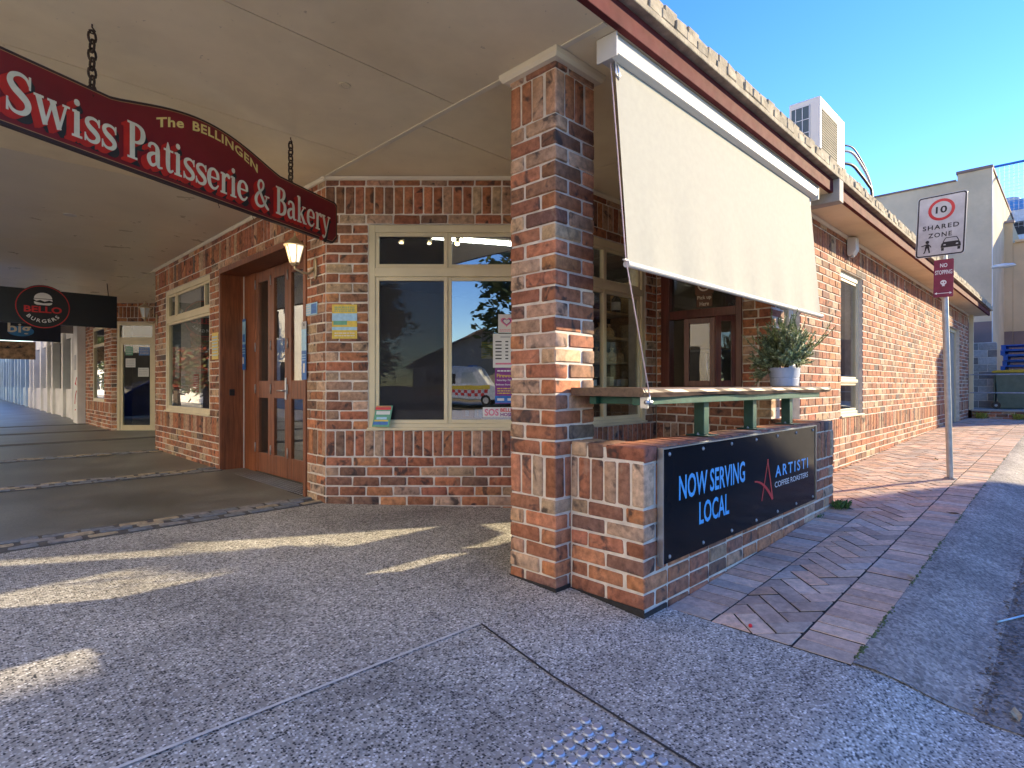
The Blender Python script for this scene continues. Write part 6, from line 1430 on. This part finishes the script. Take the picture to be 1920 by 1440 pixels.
for i in range(4200):
    a = q.uniform(0, 6.28); e = q.gauss(0, 1); d = abs(q.gauss(0, 1.5)); p = (-.2 + d * math.cos(a), 60 + d * math.sin(a), 3.4 + e * 1.3); w = q.uniform(.1, .2)
    lf.add([(p[0] - w, p[1], p[2]), (p[0], p[1] + w * .5, p[2] + w * .5), (p[0] + w, p[1], p[2] + q.uniform(-.1, .1)), (p[0], p[1] - w * .5, p[2] - w * .5)], [(0, 1, 2, 3)], i % 2)
lf.build('crown', [M_TL, M_TL2], tt)
# vehicles in the street
def car(loc, ang, body, label, van=False):
    t = thing('parked_car' if not van else 'ambulance', (*loc, -.1), label, 'car' if not van else 'ambulance'); f = Fr(loc[0], loc[1], ang)
    if van: side = [(-2.8, .35), (2.6, .35), (2.75, .55), (2.7, 1.0), (1.9, 1.25), (1.25, 2.25), (.9, 2.45), (-2.8, 2.45)]; hw = 1.0
    else: side = [(-2.05, .3), (2.0, .3), (2.1, .5), (2.02, .72), (1.1, .9), (.35, 1.38), (-1.0, 1.45), (-1.75, 1.1), (-2.1, .95)]; hw = .85
    pc = lambda p, n: f.p(p[0], n, p[1] - .1); MB().prism(side, -hw, hw, pc).build('body', body, t, bevel=.06, seg=3)
    wz = (1.35, 2.1) if van else (.95, 1.34)
    for s in (-1, 1):
        quad = [(1.25, wz[0]), (.9, wz[1]), (.2, wz[1]), (.2, wz[0])] if van else [(.95, wz[0]), (.33, wz[1]), (-.3, wz[1]), (-.3, wz[0])]
        MB().flat(quad, pc, s * (hw + .006)).build('window', M_GLASS, t)
        if not van: MB().flat([(-.36, wz[0]), (-.36, wz[1]), (-.98, wz[1] + .02), (-1.6, wz[0] + .08)], pc, s * (hw + .006)).build('window', M_GLASS, t)
        else:
            MB().flat([(-2.75, .95), (2.0, .95), (2.0, 1.2), (-2.75, 1.2)], pc, s * (hw + .007)).build('yellow_stripe', M_PYEL, t)
            mb = MB()
            for i in range(22):
                for j in range(2):
                    if (i + j) % 2 == 0: mb.flat([(-2.75 + i * .21, .55 + j * .19), (-2.54 + i * .21, .55 + j * .19), (-2.54 + i * .21, .74 + j * .19), (-2.75 + i * .21, .74 + j * .19)], pc, s * (hw + .007))
            mb.build('red_checker', M_RED, t); MB().flat([(-2.2, 1.35), (-.2, 1.35), (-.2, 2.0), (-2.2, 2.0)], pc, s * (hw + .007)).build('side_window', M_DARK, t)
        for u in ((-1.75, 1.75) if van else (-1.3, 1.3)):
            a, b = f.p(u, s * (hw - .17), .22), f.p(u, s * (hw + .01), .22); w_ = MB().tube([a, b], .32, 18).build('wheel', M_BLACK, t, smooth='auto'); MB().tube([f.p(u, s * (hw - .1), .22), f.p(u, s * (hw + .016), .22)], .19, 14).build('rim', M_ALU, w_)
    x1 = 2.7 if van else 2.06
    for s in (-1, 1): MB().fbox(f, x1 - .08, x1 + .03, s * .6 - .16, s * .6 + .16, .5, .64).build('headlight', M_PWHITE, t); MB().fbox(f, -(2.8 if van else 2.1) - .01, -(2.7 if van else 2.0), s * .65 - .12, s * .65 + .12, .62, .8).build('tail_light', M_RED, t)
    if van: MB().fbox(f, .5, .8, -.6, .6, 2.351, 2.45).build('light_bar', M_PBLUE, t)
car((-3.3, 13.2), 90, mat('car_blue', (.01, .06, .35), .2, 0, .05, 3, coat=1.0), 'blue hatchback parked in the street, reflected in the cream glass door')
car((-3.3, 6.2), 90, mat('car_dark_blue', (.02, .05, .16), .2, 0, .05, 3, coat=1.0), 'dark blue car parked opposite the entrance, reflected in the doors')
car(cw(-3.2, -27), -35, mat('ambulance_white', (.70, .70, .68), .3), 'white ambulance with yellow band and red checker, reflected in the corner window', True)
